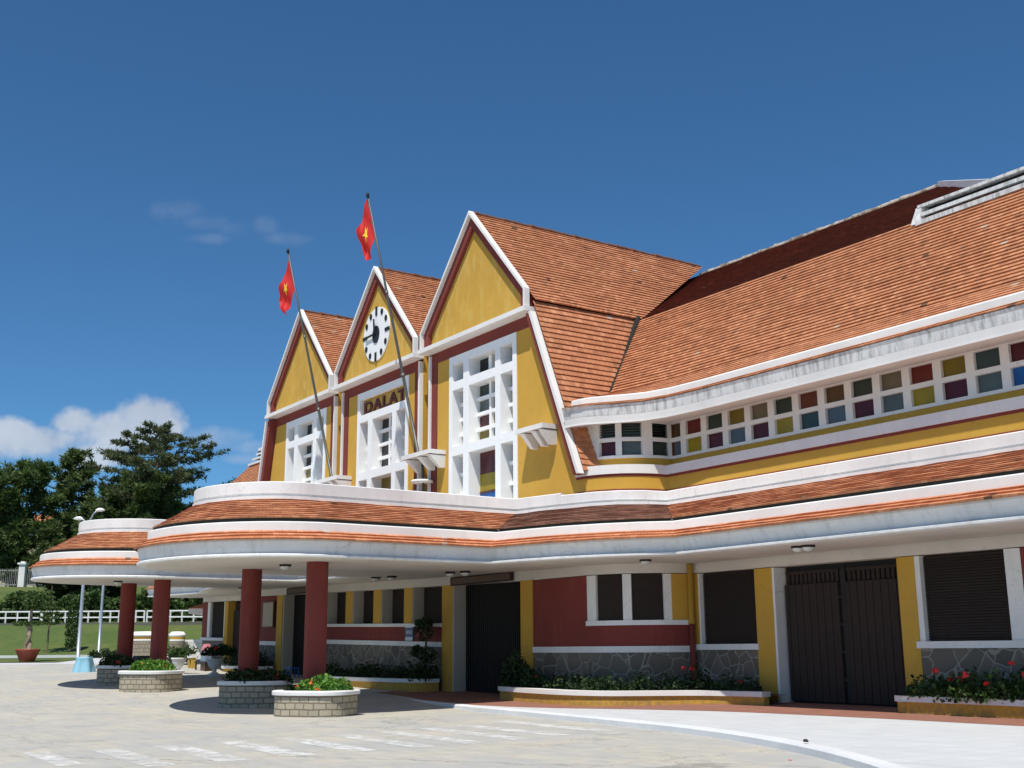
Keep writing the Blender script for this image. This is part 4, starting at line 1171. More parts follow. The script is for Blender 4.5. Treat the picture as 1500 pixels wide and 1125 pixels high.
dup(cp, cps[1], 'stone-block planter round the shaded second red column from the right', .2)
dup(cp, cps[2], 'stone-block planter with bright leaves, front one of the far pair of columns', -.1)
dup(cp, cps[3], 'stone-block planter round the farthest, leftmost red column', .35)
def clump(label, c, blobs, n, mat, size, fl=0, fmat=None, name='geranium'):
    m = MB(); tot = sum(b[3]**3 for b in blobs)
    for (x,y,z,r) in blobs:
        for i in range(int(n*r**3/tot)+1):
            q = V((RN.gauss(0,1),RN.gauss(0,1),RN.gauss(0,1))).normalized()*r*RN.random()**.35
            m.leaf((x+q.x, y+q.y, z+.08+abs(q.z)*1.05), size, .85, 0)
    for i in range(fl):
        x,y,z,r = RN.choice(blobs); a = RN.uniform(-2.2,.2); p = V((x+cos(a)*r*.8, y+sin(a)*r*.8, z+r*RN.uniform(.5,.95)))
        for k in range(9): m.leaf(p+V((RN.gauss(0,.035),RN.gauss(0,.035),RN.gauss(0,.03))), .09, .9, 1)
    o = m.build(name, [mat, fmat or FLOWR]); o.location = c
    return tag(o, label, 'plant', 'plants in the column planters')
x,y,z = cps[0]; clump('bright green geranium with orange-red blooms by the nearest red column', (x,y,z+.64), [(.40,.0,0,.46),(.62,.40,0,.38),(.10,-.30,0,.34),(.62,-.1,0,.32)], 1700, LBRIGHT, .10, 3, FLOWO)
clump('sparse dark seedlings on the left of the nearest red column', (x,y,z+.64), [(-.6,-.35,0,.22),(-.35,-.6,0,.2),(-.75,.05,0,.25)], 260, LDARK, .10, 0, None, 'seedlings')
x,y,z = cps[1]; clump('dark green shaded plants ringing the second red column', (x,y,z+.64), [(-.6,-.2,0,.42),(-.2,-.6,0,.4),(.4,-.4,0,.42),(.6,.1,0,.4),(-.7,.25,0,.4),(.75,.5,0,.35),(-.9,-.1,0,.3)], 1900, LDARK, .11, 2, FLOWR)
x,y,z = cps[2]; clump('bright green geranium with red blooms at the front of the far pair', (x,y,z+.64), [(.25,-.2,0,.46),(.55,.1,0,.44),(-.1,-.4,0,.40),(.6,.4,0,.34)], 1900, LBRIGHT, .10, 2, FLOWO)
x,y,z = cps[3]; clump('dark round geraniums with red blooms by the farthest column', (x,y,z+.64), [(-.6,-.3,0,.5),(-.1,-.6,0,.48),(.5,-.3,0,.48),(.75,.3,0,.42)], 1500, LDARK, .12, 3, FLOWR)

# ================================================================== STREET FURNITURE AND SMALL THINGS
def urn(loc, label, s=1):
    t = thing('urn', label, 'urn', loc, 'white garden urns'); t.scale = (s,s,s)
    m = MB(); m.box(-.24,.24,-.24,.24,-.12,.09,0); m.lathe([(.22,.09),(.20,.13),(.11,.17),(.095,.24),(.12,.28)], (0,0,0), 20, 0); o = m.build('foot', [WHITE]); o.parent = t
    m = MB(); m.lathe([(.10,.27),(.20,.33),(.29,.46),(.34,.62),(.35,.70),(.40,.72),(.41,.78),(.37,.79),(.33,.72),(0,.72)], (0,0,0), 24, 0); o = m.build('bowl', [WHITE]); o.parent = t
    return t
def pl(d, px, dz=0):
    l = (px-750)/1700*d*.985; x, y, z = en(d, l); return (x, y, zg(x,y)+dz)
u1 = pl(55.5, 265); u2 = pl(53.5, 317)
u1 = (u1[0],u1[1],u1[2]+.02); u2 = (u2[0],u2[1],u2[2]+.02)
ur = urn(u1, 'white goblet urn with pale green plants, farther and in full sun', .9)
dup(ur, u2, 'white goblet urn with dark leaves, nearer and half in canopy shade', 0, .92)
o = clump('pale green leafy plant spilling from the sunlit white urn', (u1[0],u1[1],u1[2]+.72), [(0,0,0,.36),(.2,.2,0,.3),(-.2,-.15,0,.3),(.4,.4,.1,.25)], 700, LBUSH, .11); o['group'] = 'plants in the urns'
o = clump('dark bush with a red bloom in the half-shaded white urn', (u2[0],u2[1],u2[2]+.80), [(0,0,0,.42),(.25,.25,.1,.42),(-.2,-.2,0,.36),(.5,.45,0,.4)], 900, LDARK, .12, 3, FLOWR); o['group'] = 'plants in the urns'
b = pl(47.5, 214)
t = thing('litter_bin', 'dark green litter bin with a flared lid behind the column planter', 'bin', (b[0],b[1],b[2]))
m = MB(); m.hexa([(-.28,-.28,0),(.28,-.28,0),(.28,.28,0),(-.28,.28,0),(-.33,-.33,.95),(.33,-.33,.95),(.33,.33,.95),(-.33,.33,.95)]); o = m.build('bin_body', [GREENB]); o.parent = t
m = MB(); m.hexa([(-.42,-.42,.93),(.42,-.42,.93),(.42,.42,.93),(-.42,.42,.93),(-.30,-.30,1.12),(.30,-.30,1.12),(.30,.30,1.12),(-.30,.30,1.12)]); o = m.build('bin_lid', [GREENB]); o.parent = t
b = pl(58, 128)
t = thing('stump_bin', 'light blue stump-shaped litter bin standing at the foot of the lamp post', 'bin', b)
m = MB(); n = 26
pr = [(.52,-.1),(.47,.12),(.40,.4),(.37,.62),(.39,.70),(.34,.71),(.30,.45)]
for i in range(len(pr)):
    for k in range(n):
        a = 2*pi*k/n; w_ = 1 + (.16 if i < 3 else .07)*sin(5*a+.6) ; m.v.append((pr[i][0]*w_*cos(a), pr[i][0]*w_*sin(a), pr[i][1]))
for i in range(len(pr)-1):
    for k in range(n):
        m.f.append((i*n+k, i*n+(k+1)%n, (i+1)*n+(k+1)%n, (i+1)*n+k)); m.m.append(0); m.uv.append(None); m.sm.append(True)
o = m.build('stump_body', [BLUE]); o.parent = t
m = MB(); m.lathe([(0,.55),(.33,.55)], (0,0,0), 18, 0); o = m.build('rubbish', [SOIL]); o.parent = t
# bench with a bag and a stool by the far door
b = pl(58.5, 304); b = (b[0],b[1],b[2]+.02)
t = thing('side_table', 'low dark brown table near the farther door, half hidden by the urn', 'table', b)
m = MB(); m.box(-.75,.75,-.3,.3,.36,.42,0); o = m.build('table_top', [WOOD]); o.parent = t
for x in (-.68,.68):
    for y in (-.24,.24): m = MB(); m.box(x-.03,x+.03,y-.03,y+.03,-.1,.36,0); o = m.build('leg', [WOOD]); o.parent = t
m = MB(); m.box(-.1,.6,-.22,.22,-.1,.34,0); o = m.build('cabinet', [WOODL]); o.parent = t
t = thing('cloth_bundle', 'pink and blue-grey cloth bundle standing on the low table', 'bundle', (b[0],b[1],b[2]+.42))
m = MB(); m.hexa([(-.34,-.16,0),(.36,-.16,0),(.36,.16,0),(-.34,.16,0),(-.33,-.12,.52),(.33,-.12,.52),(.33,.12,.52),(-.33,.12,.52)]); o = m.build('lower_cloth', [GREYB]); o.parent = t
m = MB(); m.hexa([(-.36,-.15,.50),(.36,-.15,.50),(.36,.15,.50),(-.36,.15,.50),(-.26,-.08,.82),(.27,-.08,.84),(.27,.08,.84),(-.26,.08,.82)]); o = m.build('upper_cloth', [PINK]); o.parent = t
b2 = pl(61, 284); b2 = (b2[0],b2[1],b2[2]+.02)
t = thing('stool', 'small stool with a white seat and yellow legs between urn and table', 'stool', b2)
m = MB(); m.box(-.35,.35,-.14,.14,.50,.62,0); m.lathe([(0,.58),(.13,.62),(.13,.72),(0,.78)], (-.25,0,0), 12, 0); o = m.build('seat', [WHITEP]); o.parent = t
for x in (-.25,.25): m = MB(); m.box(x-.07,x+.07,-.1,.1,-.05,.50,0); o = m.build('leg', [SIGNY]); o.parent = t

t = thing('stool', 'small bright blue plastic stool by the farther door behind the nearest column', 'stool', (-48.3,21.1,.36))
m = MB(); m.hexa([(-.22,-.22,.42),(.22,-.22,.42),(.22,.22,.42),(-.22,.22,.42),(-.2,-.2,.47),(.2,-.2,.47),(.2,.2,.47),(-.2,.2,.47)]); BL = plain('blue_plastic', (.02,.12,.45), .4, 0, .1, 4, 0); o = m.build('seat', [BL]); o.parent = t
for x in (-.2,.2):
    for y in (-.2,.2): m = MB(); m.bar((x*1.15,y*1.15,-.1),(x*.9,y*.9,.42),.05,.05,0); o = m.build('leg', [BL]); o.parent = t
# lamp posts
def lamp_post(loc, h, label, arms, rot=0):
    t = thing('street_lamp', label, 'street lamp', loc, 'twin-arm lamp posts', )
    t.rotation_euler = (0,0,rot)
    m = MB(); m.tube([(0,0,-.3),(0,0,h*.5),(0,0,h)], [.10,.085,.06], 12, 0); m.lathe([(.16,-.1),(.16,.25),(.10,.32)], (0,0,0), 14, 0); o = m.build('post', [GALV]); o.parent = t
    for s, L, up in arms:
        m = MB(); m.tube([(0,0,h-.35),(s*.12*L,0,h+.1*up),(s*.45*L,0,h+.42*up),(s*.75*L,0,h+.52*up)], [.05,.045,.04,.035], 8, 0); o = m.build('arm', [GALV]); o.parent = t
        m = MB(); c0 = V((s*.95*L,0,h+.54*up)); b0 = len(m.v)
        m.tube([c0-V((s*.2,0,.02)), c0-V((s*.06,0,-.02)), c0+V((s*.12,0,.02)), c0+V((s*.26,0,0))], [.05,.10,.09,.03], 10, 0); o2 = m.build('lamp_head', [WHITEP]); o2.parent = o
lp = pl(60, 118.5)
lamp_post(lp, 7.3, 'pale twin-arm lamp post behind the blue stump bin', ((-1,.50,.55),(1,.60,1.35)), radians(56))
lp2 = pl(76, 148)
lamp_post(lp2, 7.0, 'thinner lamp post at the lawn edge, right of the other one', ((-1,.5,.6),(1,.5,.6)), radians(56))

for (x, y, z, sx, m_, lab, cat) in ((-14.05,15.40,.03,.06,STEEL,'small dark stone lying on the pale kerb','stone'), (-13.3,14.2,-.15,.035,PINK,'fallen pink petal lying on the paving beside the kerb','petal')):
    m = MB(); m.lathe([(0,-.02),(.9,0),(1.0,.25),(.6,.7),(0,.8)], (0,0,0), 7, 0, 1.0, .7); m.v = [(a*sx*RN.uniform(.8,1.2), b*sx*RN.uniform(.8,1.2), c_*sx) for a, b, c_ in m.v]
    o = m.build(cat, [m_]); o.location = (x,y,z); tag(o, lab, cat)
# potted bonsai
b = pl(70, 45)
t = thing('bonsai_pot', 'wide flared maroon pot on the lawn edge, holding a bonsai', 'plant pot', b)
m = MB(); m.lathe([(.45,-.1),(.50,.05),(.62,.25),(.80,.62),(.86,.68),(.86,.76),(.76,.76),(.72,.66),(0,.64)], (0,0,0), 28, 0, 1.0, .8); o = m.build('pot', [TERRA]); o.parent = t
t = thing('bonsai_tree', 'bonsai with a twisted pale trunk and round leafy head in the maroon pot', 'tree', (b[0],b[1],b[2]+.64))
m = MB()
for s in (-1, 1):
    m.tube([(.22*s,0,0),(.05*s,.1*s,.4),(-.16*s,0,.8),(-.02*s,-.1*s,1.2),(.15*s,0,1.5)], [.15,.12,.10,.09,.06], 8, 0)
m.tube([(0,0,.9),(.05,.05,1.5),(.12,0,2.2),(.1,0,2.9)], [.12,.10,.08,.04], 8, 0); m.tube([(0,0,1.3),(-.5,-.3,1.6)], [.06,.03], 6, 0)
o = m.build('trunk', [plain('pale_twisted_bark', (.24,.19,.14), .9, 0, .4, 6, .4)]); o.parent = t
m = MB()
for (x,y,z,r,k) in ((.1,0,2.95,.62,900),(-.1,0,2.75,.5,400),(.3,.2,2.8,.5,400),(.4,.3,1.6,.5,260),(-.6,-.4,1.6,.5,300),(.0,0,1.55,.35,150)):
    for i in range(k):
        q = V((RN.gauss(0,1),RN.gauss(0,1),RN.gauss(0,1))).normalized()*r*RN.random()**.35; zs = .9 if z > 2 else .3; m.leaf((x+q.x,y+q.y,z+q.z*zs), .15, .6, 0)
o = m.build('crown', [LHEDGE]); o.parent = t

# layered young pine and cypress
def layered(loc, label, h, r):
    t = thing('norfolk_pine', label, 'tree', loc)
    m = MB(); m.tube([(0,0,-.2),(0,0,h*.5),(0,0,h)], [.06,.05,.015], 7, 0); o = m.build('trunk', [BARK]); o.parent = t
    m = MB(); n = 7
    for i in range(n):
        z = h*(.42 + .55*i/n); rr_ = r*(1 - i/(n+.6))
        for k in range(9):
            a = 2*pi*k/9 + i*.4
            for j in range(int(26*rr_)+6):
                s = RN.random()**.6; m.leaf((rr_*s*cos(a+RN.gauss(0,.12)), rr_*s*sin(a+RN.gauss(0,.12)), z + .16*s*s*rr_ + RN.uniform(-.05,.05)), .2, .35, 0)
    o = m.build('crown', [LPINE3]); o.parent = t
layered(pl(78,73), 'young pine with tiers of flat branches beside the potted bonsai', 4.3, .95)
b = pl(78.5, 107)
t = thing('cypress', 'narrow dark columnar conifer just left of the lamp post', 'tree', (b[0],b[1],zhill(78.5)))
m = MB(); m.tube([(0,0,-.2),(0,0,2.9)], [.08,.02], 7, 0); o = m.build('trunk', [BARK]); o.parent = t
m = MB()
for i in range(1500):
    z = RN.uniform(.15, 3.2); r = .42*(1-(abs(z-1.3)/2.1)**2)**.5 if abs(z-1.3) < 2.1 else .05; a = RN.uniform(0,2*pi); rr_ = r*RN.random()**.35
    m.leaf((rr_*cos(a), rr_*sin(a), z), .2, .4, 0, (0,0,.8))
o = m.build('crown', [LHEDGE]); o.parent = t
for px, dd, h in ((160,76.5,.6),(135,76.6,.5)):
    pass
b = pl(75.2, 158); o = clump('low dark shrub at the corner of the lawn by the thin lamp post', b, [(0,0,0,.5),(.6,.5,0,.4),(-.7,-.5,0,.4)], 600, LDARK, .16, 0, None, 'shrub'); o['category'] = 'shrub'; del o['group']

# white railing across the slope, in sections
def railing(d0, l0, d1, l1, n, label):
    t = thing('railing', label, 'railing', en(d0, l0, zhill(d0)), 'white railings along the path', world=True)
    m = MB(); A = V(en(d0,l0,zhill(d0)-.0)); B = V(en(d1,l1,zhill(d1)))
    for z in (.55, 1.0): m.bar(A+V((0,0,z)), B+V((0,0,z)), .08, .10, 0)
    o = m.build('rail', [WHITEP]); setpar(o, t)
    for i in range(n+1):
        p = A.lerp(B, i/n); m = MB(); m.bar(p+V((0,0,-.3)), p+V((0,0,1.0)), .09, .09, 0); o = m.build('post', [WHITEP]); setpar(o, t)
for i, (px0, px1, lab) in enumerate(((-60,60,'white two-bar railing on the slope behind the bonsai'), (62,146,'white two-bar railing on the slope behind the lamp posts'), (149,211,'white two-bar railing on the slope left of the far red columns'), (215,300,'white two-bar railing on the slope right of the far red columns'))):
    d = 88.2; railing(d, (px0-750)/1700*d*.985, d, (px1-750)/1700*d*.985, 5 if i else 7, lab)
mb = MB(); n = 30
for i in range(n):
    a = -62+i*2.0; mb.hexa([en(87.6,a,2.8), en(87.6,a+2,2.8), en(88.0,a+2,2.8), en(88.0,a,2.8), en(87.6,a,3.62), en(87.6,a+2,3.62), en(88.0,a+2,3.62), en(88.0,a,3.62)])
tag(mb.build('retaining_wall', plaster('old_grey_wall', (.13,.13,.11), .5, (.06,.07,.04))), 'low mossy retaining wall under the white railings', 'wall')
m = MB()
for i in range(26000):
    l = RN.uniform(-52,-18); d = 91 + RN.gauss(0,.55); h = 2.1 + .35*sin(l*1.3)+.25*sin(l*3.1+1); m.leaf((*en(d,l)[:2], 3.6 + h*RN.random()**.7), .30, .7, 0)
tag(m.build('hedge', LHEDGE), 'long clipped green hedge behind the white railings', 'hedge')

# upper fence with white pillars
for i, px in enumerate((-60, 28, 116)):
    d = 115.; l = (px-750)/1700*d*.985; z = zhill(d)
    t = thing('fence_pillar', ['white fence pillar at the far left edge of the upper fence','white fence pillar with a flat cap above the bonsai','white fence pillar behind the far canopy edge'][i], 'pillar', en(d,l,z), 'white pillars of the upper fence')
    t.rotation_euler = (0,0,radians(56))
    m = MB(); m.box(-.3,.3,-.3,.3,-.5,2.15,0); o = m.build('shaft', [WHITE]); o.parent = t
    m = MB(); m.box(-.42,.42,-.42,.42,2.15,2.32,0); m.box(-.2,.2,-.2,.2,2.32,2.45,0); o = m.build('cap', [WHITE]); o.parent = t
for px0, px1, lab in ((-52, 20, 'grey bar fence panel left of the capped white pillar'), (36, 108, 'grey bar fence panel right of the capped white pillar')):
    d = 115.; A = V(en(d,(px0-750)/1700*d*.985,zhill(d))); B = V(en(d,(px1-750)/1700*d*.985,zhill(d)))
    t = thing('bar_fence', lab, 'fence', tuple(A), 'bar panels of the upper fence', world=True)
    m = MB(); n = 26
    for i in range(n+1): p = A.lerp(B,i/n); m.bar(p+V((0,0,.1)), p+V((0,0,1.75)), .05, .05, 0)
    o = m.build('bars', [plain('grey_fence_paint', (.30,.30,.29), .5)]); setpar(o, t)
    m = MB()
    for z in (.2, 1.6): m.bar(A+V((0,0,z)), B+V((0,0,z)), .06, .08, 0)
    o = m.build('rails', [o.data.materials[0]]); setpar(o, t)

# stone gate walls, white gate, small outbuilding
def gate_wall(px0, px1, d, zt, label):
    l0 = (px0-750)/1700*d*.985; l1 = (px1-750)/1700*d*.985; z = zhill(d); L = (l1-l0)/2
    c0 = en(d, (l0+l1)/2, z); t = thing('gate_wall', label, 'wall', c0, 'stone gate walls'); t.rotation_euler = (0,0,radians(56))
    m = MB(); m.lathe([(1,-.4),(1,zt*.78)], (0,0,0), 28, 0, L, L*.6); o = m.build('stone_wall', [BLOCKW]); o.parent = t
    m = MB(); m.lathe([(1.02,zt*.78),(1.02,zt*.83)], (0,0,0), 28, 1, L, L*.6); m.lathe([(1.0,zt*.83),(1.06,zt*.92)], (0,0,0), 28, 0, L, L*.6); o = m.build('band', [YEL, WHITEP]); o.parent = t
    m = MB(); m.lathe([(1.03,zt*.92),(1.14,zt*.95),(1.14,zt),(.75,zt+.14),(0,zt+.15)], (0,0,0), 28, 0, L, L*.6); o = m.build('cap', [WHITEP]); o.parent = t
gate_wall(192, 244, 66.5, 1.62, 'curved stone gate wall with white cap behind the far red columns')
gate_wall(250, 272, 65.5, 1.62, 'short stone gate wall with white cap left of the white gate')
d = 66.; l0 = (270-750)/1700*d*.985; l1 = (300-750)/1700*d*.985
A = V(en(d,l0,zhill(d)+.25)); B = V(en(d-.5,l1,zhill(d)+.25))
t = thing('picket_gate', 'white picket gate between the stone gate wall and the station', 'gate', tuple(A), world=True)
m = MB()
for i in range(15): p = A.lerp(B,i/14); m.bar(p, p+V((0,0,1.05)), .05, .05, 0)
o = m.build('pickets', [WHITEP]); setpar(o, t)
m = MB()
for z in (.25,.62,1.0): m.bar(A+V((0,0,z)), B+V((0,0,z)), .04, .12, 0)
o = m.build('rails', [WHITEP]); setpar(o, t)
m = MB()
for i in range(900):
    s = RN.random(); p = A.lerp(B, s*1.1-.3) + V((.5,-.6,0)); m.leaf(p+V((RN.gauss(0,.25),RN.gauss(0,.25),RN.uniform(-.2,.55)+.2*sin(s*9))), .18, .5, 0)
tag(m.build('shrub', LBUSH), 'grey-green bushes in front of the white picket gate', 'shrub')
hx, hy = pl(72, 309)[:2]
t = thing('outbuilding', 'small maroon outbuilding with orange roof and white louvres beyond the station', 'building', (hx,hy,zg(hx,hy)), )
t.rotation_euler = (0,0,radians(56))
m = MB(); m.box(-.42,4,0,4,-.5,2.0,0); m.box(-.42,4,0,4,2.0,2.7,1); o = m.build('walls', [RED, WHITE]); o.parent = t
m = MB()
for j in range(3): m.box(-.3,.7,-.04,-.01,2.1+j*.18,2.2+j*.18,0)
o = m.build('louvres', [plain('grey_louvre', (.3,.34,.33), .5)]); o.parent = t
m = MB(); m.box(-1.2,4.6,-.8,4.6,2.7,3.0,0); o = m.build('eave', [WHITE]); o.parent = t
m = MB(); tile_strip(m, [(-1.2,-.8,3.0),(4.6,-.8,3.0)], [(1.5,2,4.3),(1.9,2,4.3)], 12, .03, 1); tile_strip(m, [(-1.2,4.6,3.0),(-1.2,-.8,3.0)], [(1.5,2.1,4.3),(1.5,2,4.3)], 12, .03, 1); o = m.build('roof', [TILEN]); o.parent = t

# ================================================================== TREES
def needles(m, p, d, size, k, mi=0):
    d = V(d)
    for i in range(int(k*1.5)):
        q = (d*RN.uniform(.2,1.0) + V((RN.gauss(0,.7),RN.gauss(0,.7),RN.gauss(0,.55)+.25))).normalized()
        r = q.cross(V((RN.gauss(0,1),RN.gauss(0,1),RN.gauss(0,1)))).normalized()*size*RN.uniform(.06,.12)
        L = size*RN.uniform(.7,1.25); b = V(p)
        m.face([b - r*.5, b + r*.5, b + q*L*.65 + r, b + q*L, b + q*L*.6 - r], mi)
def pine(label, d, px, h, crown0, rad, limbs, tufts, mat, shape, lean=0, name='pine_tree', size=.62, kk=9, up=.25, flat=.35, group='pine trees on the hill'):
    l = (px-750)/1700*d*.985; z0 = zhill(d)
    t = thing(name, label, 'tree', en(d,l,z0), group)
    tr = MB(); cr = MB(); N = 8; sp = []
    for i in range(N+1):
        s = i/N; sp.append(V((lean*s*s + RN.uniform(-.12,.12)*(i>0), RN.uniform(-.12,.12)*(i>0), h*.97*s - .3)))
    r0 = .018*h + .08
    tr.tube(sp, [r0*(1-.86*i/N) for i in range(N+1)], 9, 0)
    def tp(s):
        s *= N; i = min(int(s), N-1); return sp[i].lerp(sp[i+1], s-i)
    for k in range(limbs):
        s = crown0 + (1-crown0)*(k+RN.random())/limbs
        q = (s-crown0)/(1-crown0)
        L = rad*shape(q)*RN.uniform(.62,1.12)
        a = k*2.4 + RN.uniform(-.5,.5); b = tp(min(s,.995))
        e = up*RN.uniform(.3,1.5)*(.5+q)
        pts = [b]; dirv = V((cos(a), sin(a), e)).normalized()
        for j in range(1,5):
            pts.append(b + dirv*L*j/4 + V((RN.uniform(-.1,.1), RN.uniform(-.1,.1), (.10*j*j/16 - .02*j)*L))*1.0)
        tr.tube(pts, [max(.02,.30*r0*(1-.7*q))*(1-.8*j/4) for j in range(5)], 5, 0, False)
        nb = max(2, int(tufts*(L/rad)**.8+.5))
        for j in range(nb):
            u = .30 + .70*(j+RN.random())/nb; i = min(int(u*4),3); c0 = pts[i].lerp(pts[i+1], u*4-i)
            sa = a + RN.choice((-1,1))*RN.uniform(.4,1.2); sl = L*RN.uniform(.08,.30)*(1.1-.5*u)
            e1 = c0 + V((cos(sa), sin(sa), RN.uniform(-.05,.45)))*sl
            tr.tube([c0, e1], [.035,.015], 4, 0, False)
            for g in range(3):
                p = c0.lerp(e1, .4+.6*g/2) + V((RN.gauss(0,.22),RN.gauss(0,.22),RN.gauss(0,.22*flat+.06)))
                needles(cr, p, (cos(sa)*.5, sin(sa)*.5, .45), size, kk)
    for g in range(12): needles(cr, sp[-1]+V((RN.gauss(0,.35),RN.gauss(0,.35),RN.uniform(-.8,.3))), (0,0,.8), size, kk)
    o = tr.build('trunk', [BARK]); o.parent = t
    o = cr.build('crown', [mat]); o.parent = t
    return t
umb = lambda q: (.70+.40*sin(pi*q))*(1.0 if q < .72 else sqrt(max(.12, 1-((q-.72)/.30)**2)))
cone = lambda q: 1.02-.85*q
ovo = lambda q: max(.12, sqrt(max(0,1-(1.75*q-.75)**2)))
pine('tall open-crowned pine with layered branches rising above the others', 120, 216, 17.0, .30, 5.5, 66, 11, LPINE, umb, .6, size=.50, kk=11, up=.16, flat=.15)
pine('broad dense dark pine in front of the tall open-crowned pine', 118.5, 196, 11.2, .12, 5.4, 64, 16, LPINE2, ovo, 0, size=.70, kk=10, up=.35)
pine('mid-height pine with a bare lower trunk left of the tall one', 125, 93, 15.0, .36, 3.4, 34, 9, LPINE2, ovo, 0, size=.68, up=.5)
pine('bushy pine at the left edge with upright shoots', 120, 25, 13.2, .30, 3.5, 34, 9, LPINE3, ovo, 0, size=.70, up=.7)
pine('pine half cut off by the left edge of the view', 118, -34, 12.3, .15, 4.4, 46, 11, LPINE2, ovo, 0, size=.70, up=.5)
pine('squat pine between the mid-height pine and the broad one', 122, 132, 9.0, .15, 3.3, 46, 11, LPINE2, ovo, 0, size=.66, up=.4)
pine('young light green pine in front of the left pines', 117.5, 118, 6.3, .05, 2.8, 44, 10, LPINE3, cone, 0, size=.62, up=.4)
pine('young light green pine low at the left edge', 118, 12, 6.6, .05, 3.4, 46, 11, LPINE3, cone, 0, size=.64, up=.4)
pine('young dark pine below the houses on the left', 119, 66, 6.8, .05, 3.0, 44, 10, LPINE2, cone, 0, size=.64, up=.4)
pine('small pine whose top shows just right of the tall pine', 118, 257, 7.4, .05, 2.0, 36, 10, LPINE3, cone, 0, size=.62, up=.3)
pine('low dark pine behind the far canopy', 117, 165, 6.6, .03, 3.3, 44, 11, LPINE2, ovo, 0, size=.64, up=.3)
pine('distant pine peeking over the left wing roof', 130, 327, 11.9, .5, 1.5, 22, 6, LPINE2, umb, 0, size=.62, up=.3)
pine('distant pine behind the left end of the parapet', 134, 340, 12.9, .55, 1.1, 18, 6, LPINE2, ovo, 0, size=.62, up=.3)
pine('dark spreading tree on the slope between the far red columns', 97, 290, 5.6, .1, 3.6, 50, 12, LDARK, ovo, 0, 'broad_tree', size=.5, up=.3, group='dark trees on the slope')
pine('dark round tree on the slope just under the far canopy', 99, 120, 3.4, .1, 3.4, 46, 12, LDARK, ovo, 0, 'broad_tree', size=.5, up=.2, group='dark trees on the slope')

# houses behind the trees
def house(d, px, w_, dep, h, label, wallm, base=None):
    l = (px-750)/1700*d*.985; t = thing('house', label, 'house', en(d,l,zhill(d) if base is None else base), 'houses among the pines'); t.rotation_euler = (0,0,radians(52))
    m = MB(); m.box(-w_,w_,-dep,dep,-2,h,0); o = m.build('wall', [wallm]); o.parent = t
    m = MB(); tile_strip(m, [(-w_-.6,-dep-.6,h),(w_+.6,-dep-.6,h)], [(-w_-.6,0,h+2.2),(w_+.6,0,h+2.2)], 9, .06, 3); tile_strip(m, [(w_+.6,dep+.6,h),(-w_-.6,dep+.6,h)], [(w_+.6,0,h+2.2),(-w_-.6,0,h+2.2)], 9, .06, 3); o = m.build('roof', [TILEN]); o.parent = t
    for s in (-1,1): m = MB(); m.face([(s*w_,-dep,h),(s*w_,dep,h),(s*w_,0,h+2.1)]); o = m.build('gable_wall', [wallm]); o.parent = t
    for i in range(3):
        x = -w_*.65 + i*w_*.65; m = MB(); m.box(x-.5,x+.5,-dep-.05,-dep-.01,h-2.2,h-.8,0); o = m.build('window', [glass('black', PC['black'])]); o.parent = t
house(146, 22, 4.2, 3.5, 7.6, 'cream house with an orange roof glimpsed through the left pines', plaster('cream_house_wall', (.60,.54,.38), .2))
house(150, 92, 4.0, 3.5, 6.2, 'white house with an orange roof glimpsed between the pines', WHITE)

# ================================================================== WORLD, SUN, CAMERA
sdir = V((.32, -.40, 1.0)).normalized()
A, P, RO = radians(34.1), radians(12.8), radians(.4)
hx, hy = -cos(A), sin(A)
fw = V((hx*cos(P), hy*cos(P), sin(P))); r0 = V((hy, -hx, 0)); u0 = V((-hx*sin(P), -hy*sin(P), cos(P)))
rt = r0*cos(RO) - u0*sin(RO); up_ = r0*sin(RO) + u0*cos(RO)
cam = bpy.data.cameras.new('camera'); cam.lens = 1700/1500*36; cam.sensor_width = 36; cam.clip_end = 6000; cam.clip_start = .1
co = bpy.data.objects.new('camera', cam); COL.objects.link(co)
co.matrix_world = Matrix(((rt.x,up_.x,-fw.x,0),(rt.y,up_.y,-fw.y,0),(rt.z,up_.z,-fw.z,1.6),(0,0,0,1)))
S.camera = co
sl = bpy.data.lights.new('sun', 'SUN'); sl.energy = 4.9; sl.angle = radians(.53); sl.color = (1,.955,.87)
so = bpy.data.objects.new('sun', sl); COL.objects.link(so); so.rotation_euler = sdir.to_track_quat('Z','Y').to_euler(); so.location = (0,0,60)

wd = bpy.data.worlds.new('World'); S.world = wd; wd.use_nodes = True
nt = wd.node_tree; nt.nodes.clear(); L = nt.links.new
def nd(ty, **kw):
    n = nt.nodes.new(ty)
    for k, v in kw.items(): setattr(n, k, v)
    return n
out = nd('ShaderNodeOutputWorld'); bg = nd('ShaderNodeBackground'); bg.inputs['Strength'].default_value = .105
sky = nd('ShaderNodeTexSky', sky_type='NISHITA', sun_disc=False); sky.sun_elevation = asin(sdir.z); sky.sun_rotation = atan2(sdir.x, sdir.y)
sky.altitude = 1500; sky.air_density = 1.0; sky.dust_density = .35; sky.ozone_density = 3.0
tint = nd('ShaderNodeMix', data_type='RGBA', blend_type='MULTIPLY'); tint.inputs[0].default_value = 1.0
tint.inputs[7].default_value = (.46,.82,1.02,1); L(sky.outputs[0], tint.inputs[6])
tc = nd('ShaderNodeTexCoord')
def vm(op, a, b):
    n = nd('ShaderNodeVectorMath', operation=op)
    for s, v in zip(n.inputs, (a, b)):
        if hasattr(v, 'links') or hasattr(v, 'is_linked'): L(v, s)
        else: s.default_value = v
    return n
def mt(op, a, b=None, clamp=False):
    n = nd('ShaderNodeMath', operation=op); n.use_clamp = clamp
    for s, v in zip(n.inputs, (a, b)):
        if v is None: continue
        if isinstance(v, (int, float)): s.default_value = v
        else: L(v, s)
    return n.outputs[0]
D = tc.outputs['Generated']
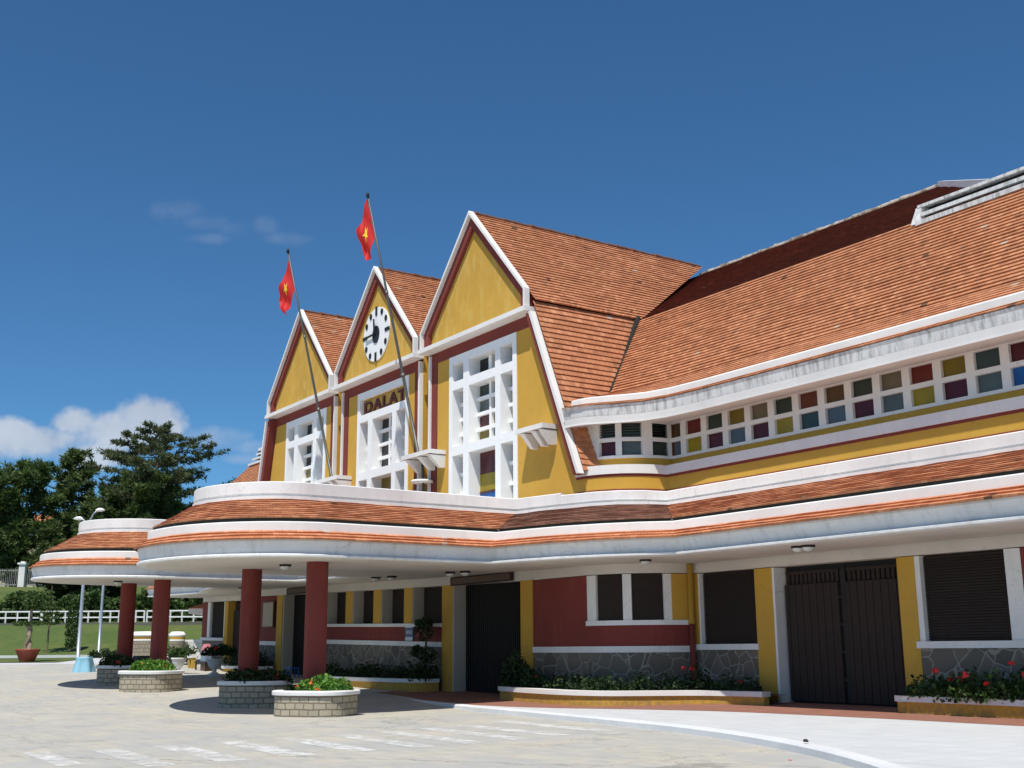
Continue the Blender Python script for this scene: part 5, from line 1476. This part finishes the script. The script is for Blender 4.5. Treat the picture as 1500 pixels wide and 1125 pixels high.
# sky directions measured in a fixed frame (west-north-west, 13 degrees up)
df = vm('DOT_PRODUCT', D, tuple(fw)).outputs['Value']; dr = vm('DOT_PRODUCT', D, tuple(rt)).outputs['Value']; du = vm('DOT_PRODUCT', D, tuple(up_)).outputs['Value']
dfc = mt('MAXIMUM', df, .05)
U = mt('DIVIDE', dr, dfc); Vv = mt('DIVIDE', du, dfc)
nz = nd('ShaderNodeTexNoise'); nz.inputs['Scale'].default_value = 26; nz.inputs['Detail'].default_value = 6; nz.inputs['Roughness'].default_value = .55; L(D, nz.inputs['Vector'])
nz2 = nd('ShaderNodeTexNoise'); nz2.inputs['Scale'].default_value = 9; nz2.inputs['Detail'].default_value = 5; nz2.inputs['Roughness'].default_value = .55; L(D, nz2.inputs['Vector'])
def blob(px, py, a, b, op):
    u = (px-750)/1700; v = -(py-562.5)/1700
    x = mt('DIVIDE', mt('SUBTRACT', U, u), a/1700); y = mt('DIVIDE', mt('SUBTRACT', Vv, v), b/1700)
    r = mt('SUBTRACT', 1.0, mt('ADD', mt('MULTIPLY', x, x), mt('MULTIPLY', y, y)))
    return r, op
def cloud(blobs, nsrc, namp, soft, op):
    cur = None
    for bdef in blobs:
        r, _ = blob(*bdef, 1)
        cur = r if cur is None else mt('SMOOTH_MAX', cur, r) if False else mt('MAXIMUM', cur, r)
    f = mt('ADD', cur, mt('MULTIPLY', mt('SUBTRACT', nsrc, .5), namp))
    f = mt('DIVIDE', f, soft, True)
    f = mt('MULTIPLY', mt('MULTIPLY', f, f), mt('SUBTRACT', 3.0, mt('MULTIPLY', f, 2.0)))
    return mt('MULTIPLY', f, op)
n1 = nz.outputs['Fac']; n2 = nz2.outputs['Fac']
main = cloud([(218,612,62,40),(165,630,85,34),(110,620,48,28),(70,648,100,30),(20,640,55,30),(120,665,80,26)], n1, 3.0, .95, .70)
side = cloud([(320,642,62,20),(385,655,70,14),(360,672,60,10)], n1, 3.0, 1.2, .26)
wisp = cloud([(262,308,48,20),(300,325,60,14),(345,335,30,18),(385,330,28,18),(425,350,50,12),(310,350,60,10)], n1, 3.2, 2.2, .15)
af = mt('MAXIMUM', mt('MAXIMUM', main, side), wisp)
# self-shading of the cloud mass: grey and bright tones painted in from noise
shade = nd('ShaderNodeValToRGB'); shade.color_ramp.elements[0].position = .35; shade.color_ramp.elements[0].color = (4.2,4.6,5.4,1); shade.color_ramp.elements[1].position = .68; shade.color_ramp.elements[1].color = (7.6,7.8,8.1,1)
L(mt('ADD', mt('MULTIPLY', n2, .6), mt('MULTIPLY', n1, .4)), shade.inputs['Fac'])
cm = nd('ShaderNodeMix', data_type='RGBA'); L(af, cm.inputs[0]); L(tint.outputs[2], cm.inputs[6]); L(shade.outputs[0], cm.inputs[7])
L(cm.outputs[2], bg.inputs['Color']); L(bg.outputs[0], out.inputs['Surface'])

for o in list(S.objects):
    if '_wc' in o: del o['_wc']
S.view_settings.view_transform = 'Standard'; S.view_settings.look = 'None'; S.view_settings.exposure = 0; S.view_settings.gamma = 1
S.render.engine = 'CYCLES'
